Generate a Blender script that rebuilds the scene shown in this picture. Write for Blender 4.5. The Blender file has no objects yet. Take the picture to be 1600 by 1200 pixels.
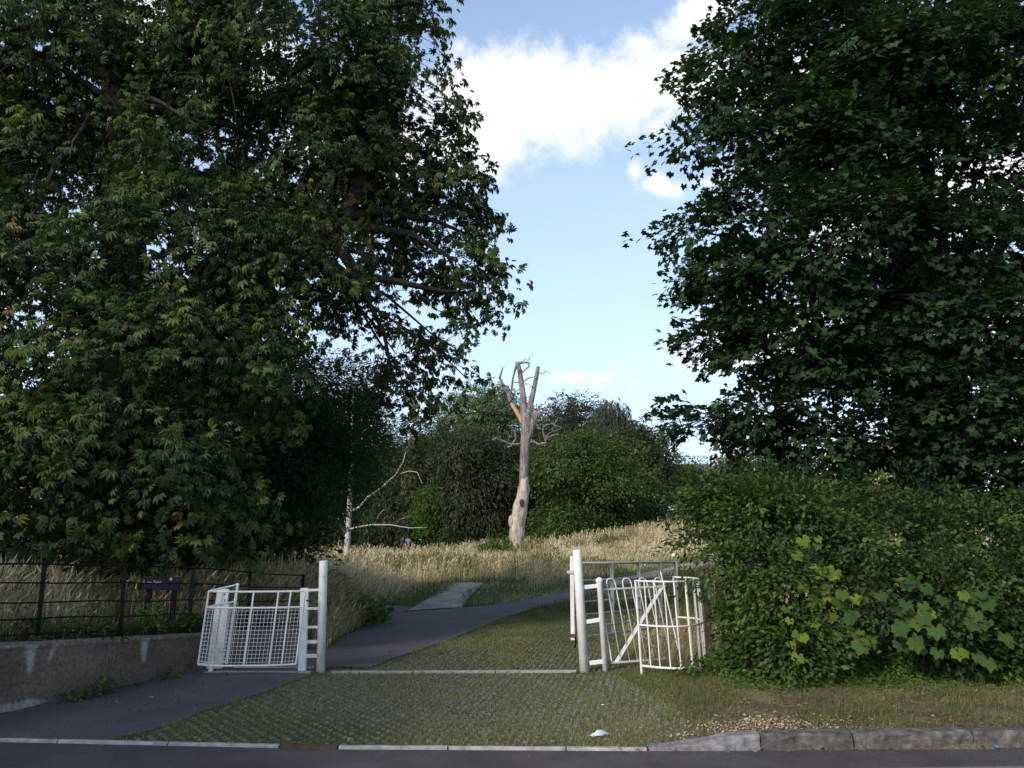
import bpy, bmesh, math, random
import numpy as np
from mathutils import Vector, Matrix

# ------------------------------------------------------------------ camera, world, sun, exposure
SC = bpy.context.scene
COL = SC.collection
EYE = 1.6
FPX = 1300.0                      # focal length in photograph pixels (1600 wide)
PITCH = math.radians(10.63)
cd = bpy.data.cameras.new('camera'); cam = bpy.data.objects.new('camera', cd); COL.objects.link(cam)
cam.location = (0, 0, EYE)
cam.rotation_euler = (math.radians(90) + PITCH, 0, 0)
cd.sensor_width = 36.0; cd.lens = 36.0 * FPX / 1600.0
cd.clip_start = 0.1; cd.clip_end = 3000
SC.camera = cam

SUN_EL = math.radians(30.0)
SUN_AZ = math.radians(218.0)      # compass direction the sun stands in, clockwise from +Y
SKY_STRENGTH = 0.15
SUN_STRENGTH = 2.1
SC.view_settings.view_transform = 'Standard'
SC.view_settings.look = 'None'
SC.view_settings.gamma = 1.0
SC.view_settings.use_curve_mapping = False
SC.view_settings.exposure = 0.85

def sun_vec():
    return Vector((math.sin(SUN_AZ) * math.cos(SUN_EL), math.cos(SUN_AZ) * math.cos(SUN_EL), math.sin(SUN_EL)))
sl = bpy.data.lights.new('sun', 'SUN'); so = bpy.data.objects.new('sun', sl); COL.objects.link(so)
sl.energy = SUN_STRENGTH; sl.angle = math.radians(7); sl.color = (1.0, 0.89, 0.76)
so.rotation_euler = (-sun_vec()).to_track_quat('-Z', 'Y').to_euler()
so.location = (-20, -40, 40)

def raydir(px, py):
    u = (px - 800) / FPX; v = (600 - py) / FPX
    return Vector((u, math.cos(PITCH) - v * math.sin(PITCH), math.sin(PITCH) + v * math.cos(PITCH)))

world = bpy.data.worlds.new('World'); SC.world = world; world.use_nodes = True
nt = world.node_tree; nt.nodes.clear()
def wn(t, **k):
    n = nt.nodes.new(t)
    for a, b in k.items(): setattr(n, a, b)
    return n
def wl(a, b): nt.links.new(a, b)
def wm(op, a, b=None, c=None):
    n = wn('ShaderNodeMath', operation=op)
    for i, s in enumerate((a, b, c)):
        if s is None: continue
        if isinstance(s, (int, float)): n.inputs[i].default_value = s
        else: wl(s, n.inputs[i])
    return n.outputs[0]
tcw = wn('ShaderNodeTexCoord')
sky = wn('ShaderNodeTexSky', sky_type='NISHITA', sun_disc=False, sun_elevation=SUN_EL, sun_rotation=SUN_AZ,
         air_density=1.0, dust_density=1.2, ozone_density=1.4, altitude=50)
DIRV = tcw.outputs['Generated']
nz = wn('ShaderNodeTexNoise'); nz.inputs['Scale'].default_value = 9.0; nz.inputs['Detail'].default_value = 11; nz.inputs['Roughness'].default_value = 0.66; nz.inputs['Distortion'].default_value = .35
wl(DIRV, nz.inputs['Vector'])
nz2 = wn('ShaderNodeTexNoise'); nz2.inputs['Scale'].default_value = 2.2; nz2.inputs['Detail'].default_value = 6
mp = wn('ShaderNodeMapping'); mp.inputs['Scale'].default_value = (1, 1, 3.2); wl(DIRV, mp.inputs['Vector']); wl(mp.outputs[0], nz2.inputs['Vector'])
def cloud_blob(px, py, rx, ry, tilt=0.0, peak=1.6):
    c = raydir(px, py).normalized()
    r = Vector((c.y, -c.x, 0)).normalized(); u = r.cross(c)
    r2 = r * math.cos(tilt) + u * math.sin(tilt); u2 = -r * math.sin(tilt) + u * math.cos(tilt)
    def dot(v):
        n = wn('ShaderNodeVectorMath', operation='DOT_PRODUCT'); n.inputs[1].default_value = v; wl(DIRV, n.inputs[0]); return n.outputs['Value']
    a = wm('DIVIDE', dot(r2), rx / FPX); b = wm('DIVIDE', dot(u2), ry / FPX)
    q = wm('SQRT', wm('ADD', wm('MULTIPLY', a, a), wm('MULTIPLY', b, b)))
    front = wm('GREATER_THAN', dot(c), 0.0)
    return wm('MULTIPLY', wm('SUBTRACT', peak, q), front)
m = None
for args in [(765, 165, 110, 85), (870, 155, 140, 92), (960, 142, 130, 68, .05), (1045, 132, 115, 52, .1), (775, 215, 70, 45), (1200, 130, 120, 40, .1),
             (1100, 20, 70, 38, .5), (1038, 294, 62, 32, -.2, 1.12), (1110, 285, 70, 24, .1, 1.1), (992, 265, 34, 36, 0, .95), (935, 340, 40, 20, .4, .75), (900, 590, 220, 46, .05, .62), (600, 240, 200, 60), (300, 60, 180, 70), (1500, 300, 260, 90), (1350, 520, 300, 60), (-300, 300, 300, 120)]:
    s = cloud_blob(*args)
    m = s if m is None else wm('MAXIMUM', m, s)
nz3 = wn('ShaderNodeTexNoise'); nz3.inputs['Scale'].default_value = 34; nz3.inputs['Detail'].default_value = 8; nz3.inputs['Roughness'].default_value = .7; wl(DIRV, nz3.inputs['Vector'])
m = wm('ADD', m, wm('MULTIPLY', wm('SUBTRACT', nz3.outputs[0], .5), .9))
dens = wm('ADD', m, wm('MULTIPLY', wm('SUBTRACT', nz.outputs[0], 0.5), 2.1))
mr = wn('ShaderNodeMapRange', interpolation_type='SMOOTHSTEP'); wl(dens, mr.inputs['Value'])
mr.inputs['From Min'].default_value = 0.40; mr.inputs['From Max'].default_value = 1.20
mr.inputs['To Max'].default_value = 0.96
# thin veil of high cloud that thickens towards the horizon, all the way round
sx = wn('ShaderNodeSeparateXYZ'); wl(DIRV, sx.inputs[0])
hz = wn('ShaderNodeMapRange'); wl(sx.outputs['Z'], hz.inputs['Value'])
hz.inputs['From Min'].default_value = 0.0; hz.inputs['From Max'].default_value = 0.75; hz.inputs['To Min'].default_value = 0.95; hz.inputs['To Max'].default_value = 0.0
veil = wm('MULTIPLY', hz.outputs[0], wm('ADD', 0.45, wm('MULTIPLY', nz2.outputs[0], 0.9)))
mx0 = wn('ShaderNodeMix', data_type='RGBA'); wl(veil, mx0.inputs['Factor']); wl(sky.outputs[0], mx0.inputs['A'])
VEIL = tuple(c / SKY_STRENGTH for c in (0.42, 0.53, 0.665)); mx0.inputs['B'].default_value = (*VEIL, 1)
mx1 = wn('ShaderNodeMix', data_type='RGBA'); wl(mr.outputs[0], mx1.inputs['Factor']); wl(mx0.outputs['Result'], mx1.inputs['A'])
CLD = tuple(c / SKY_STRENGTH for c in (.68, .68, .69)); mx1.inputs['B'].default_value = (*CLD, 1)
bg = wn('ShaderNodeBackground'); bg.inputs['Strength'].default_value = SKY_STRENGTH
wl(mx1.outputs['Result'], bg.inputs['Color'])
wo = wn('ShaderNodeOutputWorld'); wl(bg.outputs[0], wo.inputs['Surface'])

# ------------------------------------------------------------------ helpers
rng = np.random.default_rng(11)
random.seed(5)
def sm(t):
    t = np.clip(t, 0, 1); return t * t * (3 - 2 * t)
def vnoise(x, y, seed=0):
    x = np.asarray(x, float); y = np.asarray(y, float)
    xi = np.floor(x).astype(np.int64); yi = np.floor(y).astype(np.int64); fx = sm(x - xi); fy = sm(y - yi)
    def h(a, b):
        n = (a * 374761393 + b * 668265263 + seed * 974634777) & 0xffffffff
        n = ((n ^ (n >> 13)) * 1274126177) & 0xffffffff
        return ((n ^ (n >> 16)) & 0xffff) / 65535.0
    return (h(xi, yi) * (1 - fx) + h(xi + 1, yi) * fx) * (1 - fy) + (h(xi, yi + 1) * (1 - fx) + h(xi + 1, yi + 1) * fx) * fy
def fbm(x, y, seed=0, o=4):
    r = 0; a = 0.5; s = 0
    for i in range(o):
        r = r + a * vnoise(np.asarray(x) * 2 ** i, np.asarray(y) * 2 ** i, seed + i); s += a; a *= .5
    return r / s

# left edge of the drive: wall line near the street, then the meadow bank beside the path
XLY = [5, 7, 8.6, 10.8, 12.7, 16, 21, 30, 40, 60]; XLX = [-5.5, -5.15, -4.68, -4.0, -3.05, -2.95, -4.0, -3.2, -5, -9]
def xl(y): return np.interp(y, XLY, XLX)
KX = [-60, -4.4, -1.4, 1.1, 2.6, 5.2, 60]; KY = [9.5, 7.18, 6.92, 6.86, 6.90, 7.03, 9.0]
def kerb_y(x): return np.interp(x, KX, KY)
def H(x, y):
    x = np.asarray(x, float); y = np.asarray(y, float)
    z = 0.75 * sm((y - 15) / 38)
    z = z + 3.1 * sm((y - 36) / 44) * sm((x + 3) / 21)
    z = z + 0.10 * sm((y - 14) / 10) * (fbm(x * .25, y * .25, 3) - .5) * 2
    z = z - .50 * sm((-x - 3.5) / 4) * sm((y - 42) / 18)
    bh = np.interp(y, [7, 8.6, 10.8, 12.7, 16, 25, 36], [.66, .60, .47, .36, .34, .22, 0.0])
    w = np.interp(y, [11.5, 13.5, 18], [0.16, .8, 1.4])
    z = z + bh * sm((xl(y) - x) / w)
    # verge on the right stands as high as its kerb
    z = z + 0.085 * sm((x - 1.2) / 1.0) * sm((13.0 - y) / 2.5) + 0.05 * sm((x - 1.5) / 1) * sm((y - 8) / 2) * sm((14 - y) / 3)
    z = np.where(y < kerb_y(x) + .03, -0.06, z)
    return z
def Hs(x, y): return float(H(x, y))
def P(px, py, Y):
    d = raydir(px, py); t = Y / d.y
    return Vector((d.x * t, Y, EYE + d.z * t))
def PX(px, Y, z=0.0):          # world x of photograph column px at depth Y and height z
    return (px - 800) / FPX * (Y * math.cos(PITCH) + (z - EYE) * math.sin(PITCH))
def ZY(py, Y): return P(800, py, Y).z
def G(px, py):
    d = raydir(px, py); t = 4.0
    while t < 400:
        p = d * t; z = EYE + p.z
        if z < Hs(p.x, p.y): break
        t += 0.02 * max(1, t / 12)
    return (p.x, p.y)

def setp(o, label=None, cat=None, group=None, kind=None):
    if label: o['label'] = label
    if cat: o['category'] = cat
    if group: o['group'] = group
    if kind: o['kind'] = kind
    return o
def empty(name, loc, label=None, cat=None, group=None, rz=0):
    o = bpy.data.objects.new(name, None); COL.objects.link(o); o.location = loc; o.rotation_euler = (0, 0, rz)
    o.empty_display_size = .2
    return setp(o, label, cat, group)
def link(name, me, mat=None, parent=None, smooth=False):
    o = bpy.data.objects.new(name, me); COL.objects.link(o)
    if mat is not None and len(me.materials) == 0: me.materials.append(mat)
    if parent is not None:
        o.parent = parent; o.matrix_parent_inverse = Matrix.Translation(-Vector(parent.location)) if parent.parent is None else Matrix.Identity(4)
        if parent.parent is not None: pass
    if smooth: me.polygons.foreach_set('use_smooth', np.ones(len(me.polygons), bool))
    return o
class MB:
    def __init__(s): s.v = []; s.f = []
    def add(s, vs, fs):
        n = len(s.v); s.v += [tuple(v) for v in vs]; s.f += [tuple(i + n for i in f) for f in fs]; return s
    def box(s, c, size, M=None):
        hx, hy, hz = [a / 2 for a in size]
        vs = [Vector((x, y, z)) for x in (-hx, hx) for y in (-hy, hy) for z in (-hz, hz)]
        if M is not None: vs = [M @ v for v in vs]
        c = Vector(c); vs = [v + c for v in vs]
        return s.add(vs, [(0, 1, 3, 2), (4, 6, 7, 5), (0, 4, 5, 1), (2, 3, 7, 6), (0, 2, 6, 4), (1, 5, 7, 3)])
    def bar(s, a, b, w, d, up=Vector((0, 0, 1))):
        a = Vector(a); b = Vector(b); z = (b - a); L = z.length; z.normalize()
        x = up.cross(z)
        if x.length < 1e-4: x = Vector((1, 0, 0))
        x.normalize(); y = z.cross(x); M = Matrix((x, y, z)).transposed()
        return s.box((a + b) / 2, (w, d, L), M)
    def tube(s, pts, r, seg=8, cap=True):
        pts = [Vector(p) for p in pts]; n = len(pts)
        if isinstance(r, (int, float)): r = [r] * n
        t0 = (pts[1] - pts[0]).normalized()
        ref = Vector((0, 0, 1)) if abs(t0.z) < .9 else Vector((1, 0, 0))
        x = ref.cross(t0).normalized(); vs = []; fs = []
        for i in range(n):
            t = (pts[min(i + 1, n - 1)] - pts[max(i - 1, 0)]).normalized()
            x = (x - t * x.dot(t)).normalized(); y = t.cross(x)
            for k in range(seg):
                a = 2 * math.pi * k / seg; vs.append(pts[i] + (x * math.cos(a) + y * math.sin(a)) * r[i])
        for i in range(n - 1):
            for k in range(seg):
                k2 = (k + 1) % seg; fs.append((i * seg + k, i * seg + k2, (i + 1) * seg + k2, (i + 1) * seg + k))
        if cap: fs.append(tuple(range(seg))[::-1]); fs.append(tuple((n - 1) * seg + k for k in range(seg)))
        return s.add(vs, fs)
    def ball(s, c, r, seg=12, rings=7, sc=(1, 1, 1)):
        vs = []; fs = []; c = Vector(c)
        for i in range(rings + 1):
            ph = math.pi * i / rings
            for k in range(seg):
                a = 2 * math.pi * k / seg
                vs.append(c + Vector((math.sin(ph) * math.cos(a) * sc[0], math.sin(ph) * math.sin(a) * sc[1], math.cos(ph) * sc[2])) * r)
        for i in range(rings):
            for k in range(seg):
                k2 = (k + 1) % seg; fs.append((i * seg + k, (i + 1) * seg + k, (i + 1) * seg + k2, i * seg + k2))
        return s.add(vs, fs)
    def build(s, name, mat, parent=None, smooth=False, bevel=0):
        me = bpy.data.meshes.new(name); me.from_pydata(s.v, [], s.f); me.update()
        bm = bmesh.new(); bm.from_mesh(me)
        bmesh.ops.recalc_face_normals(bm, faces=bm.faces)
        if bevel: bmesh.ops.bevel(bm, geom=bm.edges[:], offset=bevel, segments=2, affect='EDGES', profile=.6)
        bm.to_mesh(me); bm.free()
        return link(name, me, mat, parent, smooth)
def fast_mesh(name, V, F, mat, parent=None, attrs=None, smooth=False):
    """V (n,3), F (m,k) all faces of k corners"""
    me = bpy.data.meshes.new(name); V = np.ascontiguousarray(V, np.float32); F = np.ascontiguousarray(F, np.int32)
    me.vertices.add(len(V)); me.vertices.foreach_set('co', V.ravel())
    m_, k = F.shape; me.loops.add(m_ * k); me.loops.foreach_set('vertex_index', F.ravel())
    me.polygons.add(m_); me.polygons.foreach_set('loop_start', np.arange(0, m_ * k, k, dtype=np.int32))
    me.polygons.foreach_set('loop_total', np.full(m_, k, np.int32))
    for an, (typ, arr) in (attrs or {}).items():
        at = me.attributes.new(an, typ, 'POINT')
        if typ == 'FLOAT': at.data.foreach_set('value', np.ascontiguousarray(arr, np.float32))
        else: at.data.foreach_set('color', np.ascontiguousarray(arr, np.float32).ravel())
    me.update(calc_edges=True)
    return link(name, me, mat, parent, smooth)

# ------------------------------------------------------------------ materials
def ramp(nt, fac, stops):
    n = nt.nodes.new('ShaderNodeValToRGB'); cr = n.color_ramp
    cr.elements[0].position = stops[0][0]; cr.elements[0].color = (*stops[0][1], 1)
    cr.elements[1].position = stops[-1][0]; cr.elements[1].color = (*stops[-1][1], 1)
    for p, c in stops[1:-1]:
        e = cr.elements.new(p); e.color = (*c, 1)
    nt.links.new(fac, n.inputs[0]); return n.outputs[0]
def noise(nt, scale, detail=5, rough=.6, vec=None, stretch=None):
    tc = nt.nodes.new('ShaderNodeTexCoord'); v = vec or tc.outputs['Object']
    if stretch:
        mpn = nt.nodes.new('ShaderNodeMapping'); mpn.inputs['Scale'].default_value = stretch; nt.links.new(v, mpn.inputs[0]); v = mpn.outputs[0]
    n = nt.nodes.new('ShaderNodeTexNoise'); n.inputs['Scale'].default_value = scale; n.inputs['Detail'].default_value = detail; n.inputs['Roughness'].default_value = rough
    nt.links.new(v, n.inputs['Vector']); return n.outputs[0]
def mat_noise(name, stops, scale, rough=.8, bump=.3, bscale=None, detail=6, stretch=None, spec=.3, bdist=.01, metal=0, blotch=None):
    m = bpy.data.materials.new(name); m.use_nodes = True; t = m.node_tree; b = t.nodes['Principled BSDF']
    f = noise(t, scale, detail, .62, None, stretch)
    cc = ramp(t, f, stops)
    if blotch:
        q = t.nodes.new('ShaderNodeMix'); q.data_type = 'RGBA'; q.blend_type = 'MULTIPLY'; q.inputs['Factor'].default_value = 1; t.links.new(cc, q.inputs['A'])
        lo, hi = blotch[1], blotch[2]; t.links.new(ramp(t, noise(t, blotch[0], 7, .68), [(.35, lo), (.65, hi)]), q.inputs['B']); cc = q.outputs['Result']
    t.links.new(cc, b.inputs['Base Color'])
    b.inputs['Roughness'].default_value = rough; b.inputs['Specular IOR Level'].default_value = spec; b.inputs['Metallic'].default_value = metal
    if bump:
        bn = t.nodes.new('ShaderNodeBump'); bn.inputs['Strength'].default_value = bump; bn.inputs['Distance'].default_value = bdist
        t.links.new(noise(t, bscale or scale * 4, 6, .65, None, stretch), bn.inputs['Height']); t.links.new(bn.outputs[0], b.inputs['Normal'])
    return m
def mat_leaf(name, stops, rough=.5, trans=.35, spec=.35, ttint=(1.25, 1.35, .5)):
    """colour comes from the per-leaf attribute tint"""
    m = bpy.data.materials.new(name); m.use_nodes = True; t = m.node_tree; b = t.nodes['Principled BSDF']; out = t.nodes['Material Output']
    at = t.nodes.new('ShaderNodeAttribute'); at.attribute_name = 'tint'
    c = ramp(t, at.outputs['Fac'], stops)
    t.links.new(c, b.inputs['Base Color']); b.inputs['Roughness'].default_value = rough; b.inputs['Specular IOR Level'].default_value = spec
    tr = t.nodes.new('ShaderNodeBsdfTranslucent'); mm = t.nodes.new('ShaderNodeMix'); mm.data_type = 'RGBA'; mm.blend_type = 'MULTIPLY'; mm.inputs['Factor'].default_value = 1
    t.links.new(c, mm.inputs['A']); mm.inputs['B'].default_value = (*ttint, 1); t.links.new(mm.outputs['Result'], tr.inputs[0])
    ms = t.nodes.new('ShaderNodeMixShader'); ms.inputs[0].default_value = trans
    t.links.new(b.outputs[0], ms.inputs[1]); t.links.new(tr.outputs[0], ms.inputs[2]); t.links.new(ms.outputs[0], out.inputs['Surface'])
    return m
M = {}
M['asphalt'] = mat_noise('asphalt', [(.3, (.034, .029, .031)), (.5, (.066, .058, .062)), (.72, (.145, .130, .132))], 95, .85, .8, 160, spec=.25, bdist=.006, blotch=(1.3, (.72, .70, .70), (1.15, 1.12, 1.1)))
M['path_tar'] = mat_noise('path_tarmac', [(.3, (.036, .033, .036)), (.5, (.074, .067, .072)), (.72, (.145, .136, .138))], 80, .9, .8, 140, bdist=.006, blotch=(1.1, (.75, .73, .72), (1.18, 1.15, 1.12)))
M['gravel'] = mat_noise('gravel', [(.3, (.22, .18, .14)), (.6, (.33, .275, .22)), (.75, (.43, .37, .31))], 30, .95, .6, 90, bdist=.008, blotch=(.9, (.55, .56, .5), (1.1, 1.08, 1.05)))
M['kerb'] = mat_noise('kerb_concrete', [(.28, (.035, .031, .028)), (.5, (.085, .077, .070)), (.72, (.17, .158, .148))], 14, .92, .8, 70, bdist=.008)
M['edge'] = mat_noise('edging_concrete', [(.25, (.16, .15, .145)), (.5, (.29, .28, .265)), (.75, (.42, .40, .385))], 12, .9, .6, 60, bdist=.005)
M['stud'] = mat_noise('paver_stud', [(.3, (.10, .098, .082)), (.7, (.165, .16, .138))], 8, .95, .4, 60)
M['white'] = mat_noise('white_paint', [(.26, (.26, .20, .15)), (.34, (.66, .66, .65)), (.7, (.80, .805, .81))], 11, .5, .2, 30, spec=.4, bdist=.003, blotch=(2.5, (.82, .83, .80), (1, 1, 1)))
M['greypaint'] = mat_noise('galvanised_paint', [(.3, (.26, .265, .28)), (.7, (.42, .43, .45))], 7, .5, .15, 30, spec=.5)
M['iron'] = mat_noise('black_iron', [(.3, (.005, .005, .006)), (.8, (.016, .014, .014))], 20, .75, .2, 60, spec=.12)
M['rust'] = mat_noise('rusty_iron', [(.3, (.05, .022, .014)), (.7, (.12, .055, .03))], 30, .8, .4, 90)
M['brownpost'] = mat_noise('brown_post', [(.3, (.025, .017, .014)), (.7, (.065, .045, .035))], 10, .8, .5, 40, stretch=(3, 3, .5))
M['signblue'] = mat_noise('sign_navy', [(.3, (.006, .008, .016)), (.7, (.010, .013, .026))], 3, .6, 0, spec=.15)
M['print'] = mat_noise('sign_print', [(.3, (.30, .31, .33)), (.7, (.40, .41, .45))], 6, .5, 0)
M['printdim'] = mat_noise('sign_print_grey', [(.3, (.06, .08, .10)), (.7, (.09, .11, .13))], 6, .5, 0)
M['bark'] = mat_noise('bark', [(.3, (.018, .015, .013)), (.7, (.065, .054, .045))], 6, .95, .9, 24, stretch=(3, 3, .7), bdist=.03)
M['deadwood'] = mat_noise('grey_deadwood', [(.36, (.07, .058, .058)), (.48, (.17, .148, .145)), (.66, (.30, .27, .26))], 3.2, .9, 1.0, 9, stretch=(3, 3, .5), bdist=.04)
M['barewood'] = mat_noise('bare_pale_wood', [(.33, (.22, .14, .10)), (.46, (.42, .35, .30)), (.68, (.58, .55, .51))], 2.2, .85, .9, 8, stretch=(2.5, 2.5, .6), bdist=.05, blotch=(1.6, (.55, .48, .44), (1.05, 1.05, 1.05)))
M['orangewood'] = mat_noise('torn_orange_wood', [(.3, (.34, .17, .08)), (.7, (.58, .36, .22))], 4, .85, .6, 12, stretch=(2.5, 2.5, .6), bdist=.02)
M['birchbark'] = mat_noise('birch_bark', [(.32, (.06, .05, .045)), (.42, (.36, .34, .31)), (.7, (.54, .52, .49))], 5, .8, .4, 20, stretch=(1, 1, 2.6))
M['brick'] = mat_noise('orange_brick', [(.3, (.27, .17, .11)), (.7, (.38, .26, .18))], 4, .9, .3, 20)
M['glass'] = mat_noise('window_glass', [(.3, (.02, .025, .03)), (.7, (.04, .05, .06))], 2, .08, 0, spec=.6)
M['slate'] = mat_noise('roof_slate', [(.3, (.05, .05, .055)), (.7, (.11, .105, .11))], 6, .8, .3, 20)
M['skin'] = mat_noise('skin', [(.3, (.35, .2, .14)), (.7, (.42, .25, .18))], 5, .6, 0)
M['hair'] = mat_noise('hair_dark', [(.3, (.012, .01, .008)), (.7, (.03, .022, .018))], 20, .6, .2)
M['tshirt'] = mat_noise('white_tshirt', [(.3, (.66, .68, .74)), (.7, (.8, .8, .84))], 4, .85, .2)
M['navy'] = mat_noise('navy_cloth', [(.3, (.03, .03, .055)), (.7, (.06, .06, .09))], 6, .85, .2)
M['greycloth'] = mat_noise('blue_grey_cloth', [(.3, (.07, .10, .12)), (.7, (.13, .17, .19))], 6, .85, .2)
M['red'] = mat_noise('red_cloth', [(.3, (.33, .03, .045)), (.7, (.47, .06, .07))], 6, .7, .2)
M['rubber'] = mat_noise('black_rubber', [(.3, (.01, .01, .01)), (.7, (.02, .02, .02))], 6, .7, 0)
M['carwhite'] = mat_noise('car_white', [(.3, (.72, .72, .72)), (.7, (.8, .8, .8))], 2, .25, 0, spec=.6)
M['bag'] = mat_noise('plastic_bag', [(.3, (.46, .52, .62)), (.7, (.72, .76, .84))], 8, .3, .2, spec=.6)
M['cap'] = mat_noise('blue_plastic', [(.3, (.02, .22, .55)), (.7, (.03, .28, .62))], 3, .35, 0)
M['paper'] = mat_noise('pale_paper', [(.3, (.55, .52, .48)), (.7, (.7, .68, .62))], 6, .8, 0)
M['chips'] = mat_leaf('wood_chips', [(0, (.16, .10, .06)), (.5, (.34, .25, .17)), (1, (.52, .43, .33))], .9, 0, .1)

L_CHEST = mat_leaf('chestnut_leaf', [(0, (.013, .028, .010)), (.35, (.027, .054, .018)), (.65, (.072, .112, .024)), (.88, (.14, .165, .034)), (1, (.17, .13, .045))], .5, .32, .2)
L_MAPLE = mat_leaf('maple_leaf', [(0, (.008, .024, .011)), (.45, (.018, .048, .017)), (.8, (.042, .090, .022)), (1, (.09, .14, .03))], .55, .30, .22)
L_BUSH = mat_leaf('hedge_leaf', [(0, (.018, .042, .012)), (.45, (.044, .094, .022)), (.8, (.085, .15, .028)), (1, (.17, .22, .04))], .55, .34, .2)
L_SYC = mat_leaf('sycamore_sapling_leaf', [(0, (.026, .060, .018)), (.5, (.052, .105, .028)), (1, (.20, .25, .025))], .7, .35, .08)
L_FEATH = mat_leaf('feathery_leaf', [(0, (.022, .058, .026)), (.5, (.042, .10, .040)), (1, (.085, .16, .05))], .7, .3, .1)
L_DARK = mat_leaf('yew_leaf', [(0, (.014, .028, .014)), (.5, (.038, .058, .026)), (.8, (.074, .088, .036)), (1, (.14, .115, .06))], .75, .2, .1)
L_MID = mat_leaf('park_tree_leaf', [(0, (.022, .042, .014)), (.5, (.052, .090, .026)), (1, (.11, .16, .045))], .65, .3, .15)
L_PALE = mat_leaf('cedar_leaf', [(0, (.06, .095, .045)), (.5, (.11, .17, .085)), (1, (.18, .25, .13))], .65, .3, .15)
L_BLUE = mat_leaf('weeping_leaf', [(0, (.03, .045, .035)), (.5, (.065, .08, .06)), (1, (.11, .12, .09))], .65, .4, .15)
L_BRIGHT = mat_leaf('bright_leaf', [(0, (.03, .07, .015)), (.5, (.07, .15, .025)), (1, (.12, .22, .04))], .6, .35, .15)
L_GRASS = mat_leaf('green_grass', [(0, (.045, .066, .022)), (.4, (.085, .112, .038)), (.7, (.15, .16, .065)), (1, (.34, .28, .16))], .7, .3, .15, (1.1, 1.15, .7))
L_STRAW = mat_leaf('dry_meadow_grass', [(0, (.10, .11, .035)), (.3, (.23, .20, .085)), (.65, (.52, .44, .28)), (1, (.78, .69, .50))], .75, .3, .1, (1.05, 1.0, .8))
L_DEAD = mat_leaf('fallen_leaf', [(0, (.07, .035, .018)), (.5, (.16, .085, .04)), (1, (.34, .22, .11))], .8, .1, .1)

# ------------------------------------------------------------------ ground
def expand(lo, hi, step, far, g):
    a = list(np.arange(lo, hi + 1e-6, step)); s = step; x = hi
    up = []
    while x < far: s *= g; x += s; up.append(x)
    return a, up
a, up = expand(-7, 7, .14, 700, 1.14)
gx = np.array([-x for x in up[::-1]] + a + up)
a, up = expand(6.6, 17, .13, 900, 1.06)
gy = np.array([-30, -10, 0, 5, 6.3] + a + up)
X, Y = np.meshgrid(gx, gy)
Z = H(X, Y)
# fine lumps in the verge and the meadow
lump = (fbm(X * 1.7, Y * 1.7, 9) - .5)
Z = Z + lump * .05 * sm((Y - 7.2) / .6) * (sm((X - 1.0) / .8) + sm((Y - 12) / 3) * .5)

# paths, from the photograph projected onto the ground
def GL(pts): return [G(*p) for p in pts]
main_L = GL([(512, 1046), (512, 1018), (535, 998), (575, 978), (612, 966), (640, 955), (716, 951), (792, 944), (850, 932), (893, 923), (935, 912)])
hill_L = GL([(933, 912.5), (960, 905), (1005, 896), (1055, 884), (1120, 872)])
main_R = GL([(575, 1046), (615, 1030), (660, 1016), (705, 1000), (745, 984), (785, 968), (832, 953), (893, 940), (925, 932), (955, 922)])
hill_R = GL([(954, 922.5), (985, 913), (1015, 905), (1060, 893), (1130, 880)])
grav_L = GL([(632, 957), (655, 945), (680, 931), (697, 921), (704, 916), (708, 912)])
grav_R = GL([(722, 951), (728, 941), (738, 931), (744, 923), (750, 917), (752, 912.5)])
side_L = GL([(560, 954), (585, 948), (600, 946)][::1]); side_R = GL([(600, 972), (625, 962), (655, 950)])
foot_L = [(-5.9, 7.16), (-5.05, 7.4), (-4.75, 8.4), (-4.45, 9.4), (-4.0, 10.7), (-3.95, 11.6), (-3.2, 13.0)]
foot_R = [(-3.35, 7.06), (-3.05, 7.5), (-2.92, 8.3), (-2.65, 9.3), (-2.38, 10.6), (-2.2, 11.6), (-2.0, 12.6)]
def ribbon(name, Lp, Rp, mat, lift=.012, nw=10, step=.25, label=None, jit=.02):
    def res(p, n):
        p = np.array(p, float); d = np.r_[0, np.cumsum(np.hypot(*np.diff(p, axis=0).T))]; t = np.linspace(0, d[-1], n)
        return np.c_[np.interp(t, d, p[:, 0]), np.interp(t, d, p[:, 1])]
    ln = sum(math.dist(Lp[i], Lp[i + 1]) for i in range(len(Lp) - 1)); n = max(4, int(ln / step))
    A = res(Lp, n); B = res(Rp, n); A += (fbm(A[:, 0] * 3, A[:, 1] * 3, 5) - .5)[:, None] * jit * 3; B += (fbm(B[:, 0] * 3, B[:, 1] * 3, 6) - .5)[:, None] * jit * 3
    w = np.linspace(0, 1, nw + 1)
    Q = A[:, None, :] * (1 - w)[None, :, None] + B[:, None, :] * w[None, :, None]
    z = H(Q[..., 0], Q[..., 1]) + lift + .012 * 4 * w * (1 - w)
    V = np.c_[Q[..., 0].ravel(), Q[..., 1].ravel(), z.ravel()]
    i = np.arange(n - 1)[:, None] * (nw + 1) + np.arange(nw)[None, :]
    F = np.stack([i, i + 1, i + nw + 2, i + nw + 1], -1).reshape(-1, 4)
    o = fast_mesh(name, V, F, mat, smooth=True); setp(o, label, None, None, 'structure'); return o
ribbon('footpath', foot_L, foot_R, M['path_tar'], .010)
ribbon('park_path', main_L, main_R, M['path_tar'], .020, step=.2)
ribbon('gravel_path', grav_L, grav_R, M['gravel'], .030, step=.3)
ribbon('hill_path', hill_L, hill_R, M['gravel'], .025, step=.3)
ribbon('side_path', side_L, side_R, M['path_tar'], .015, step=.3)

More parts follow.
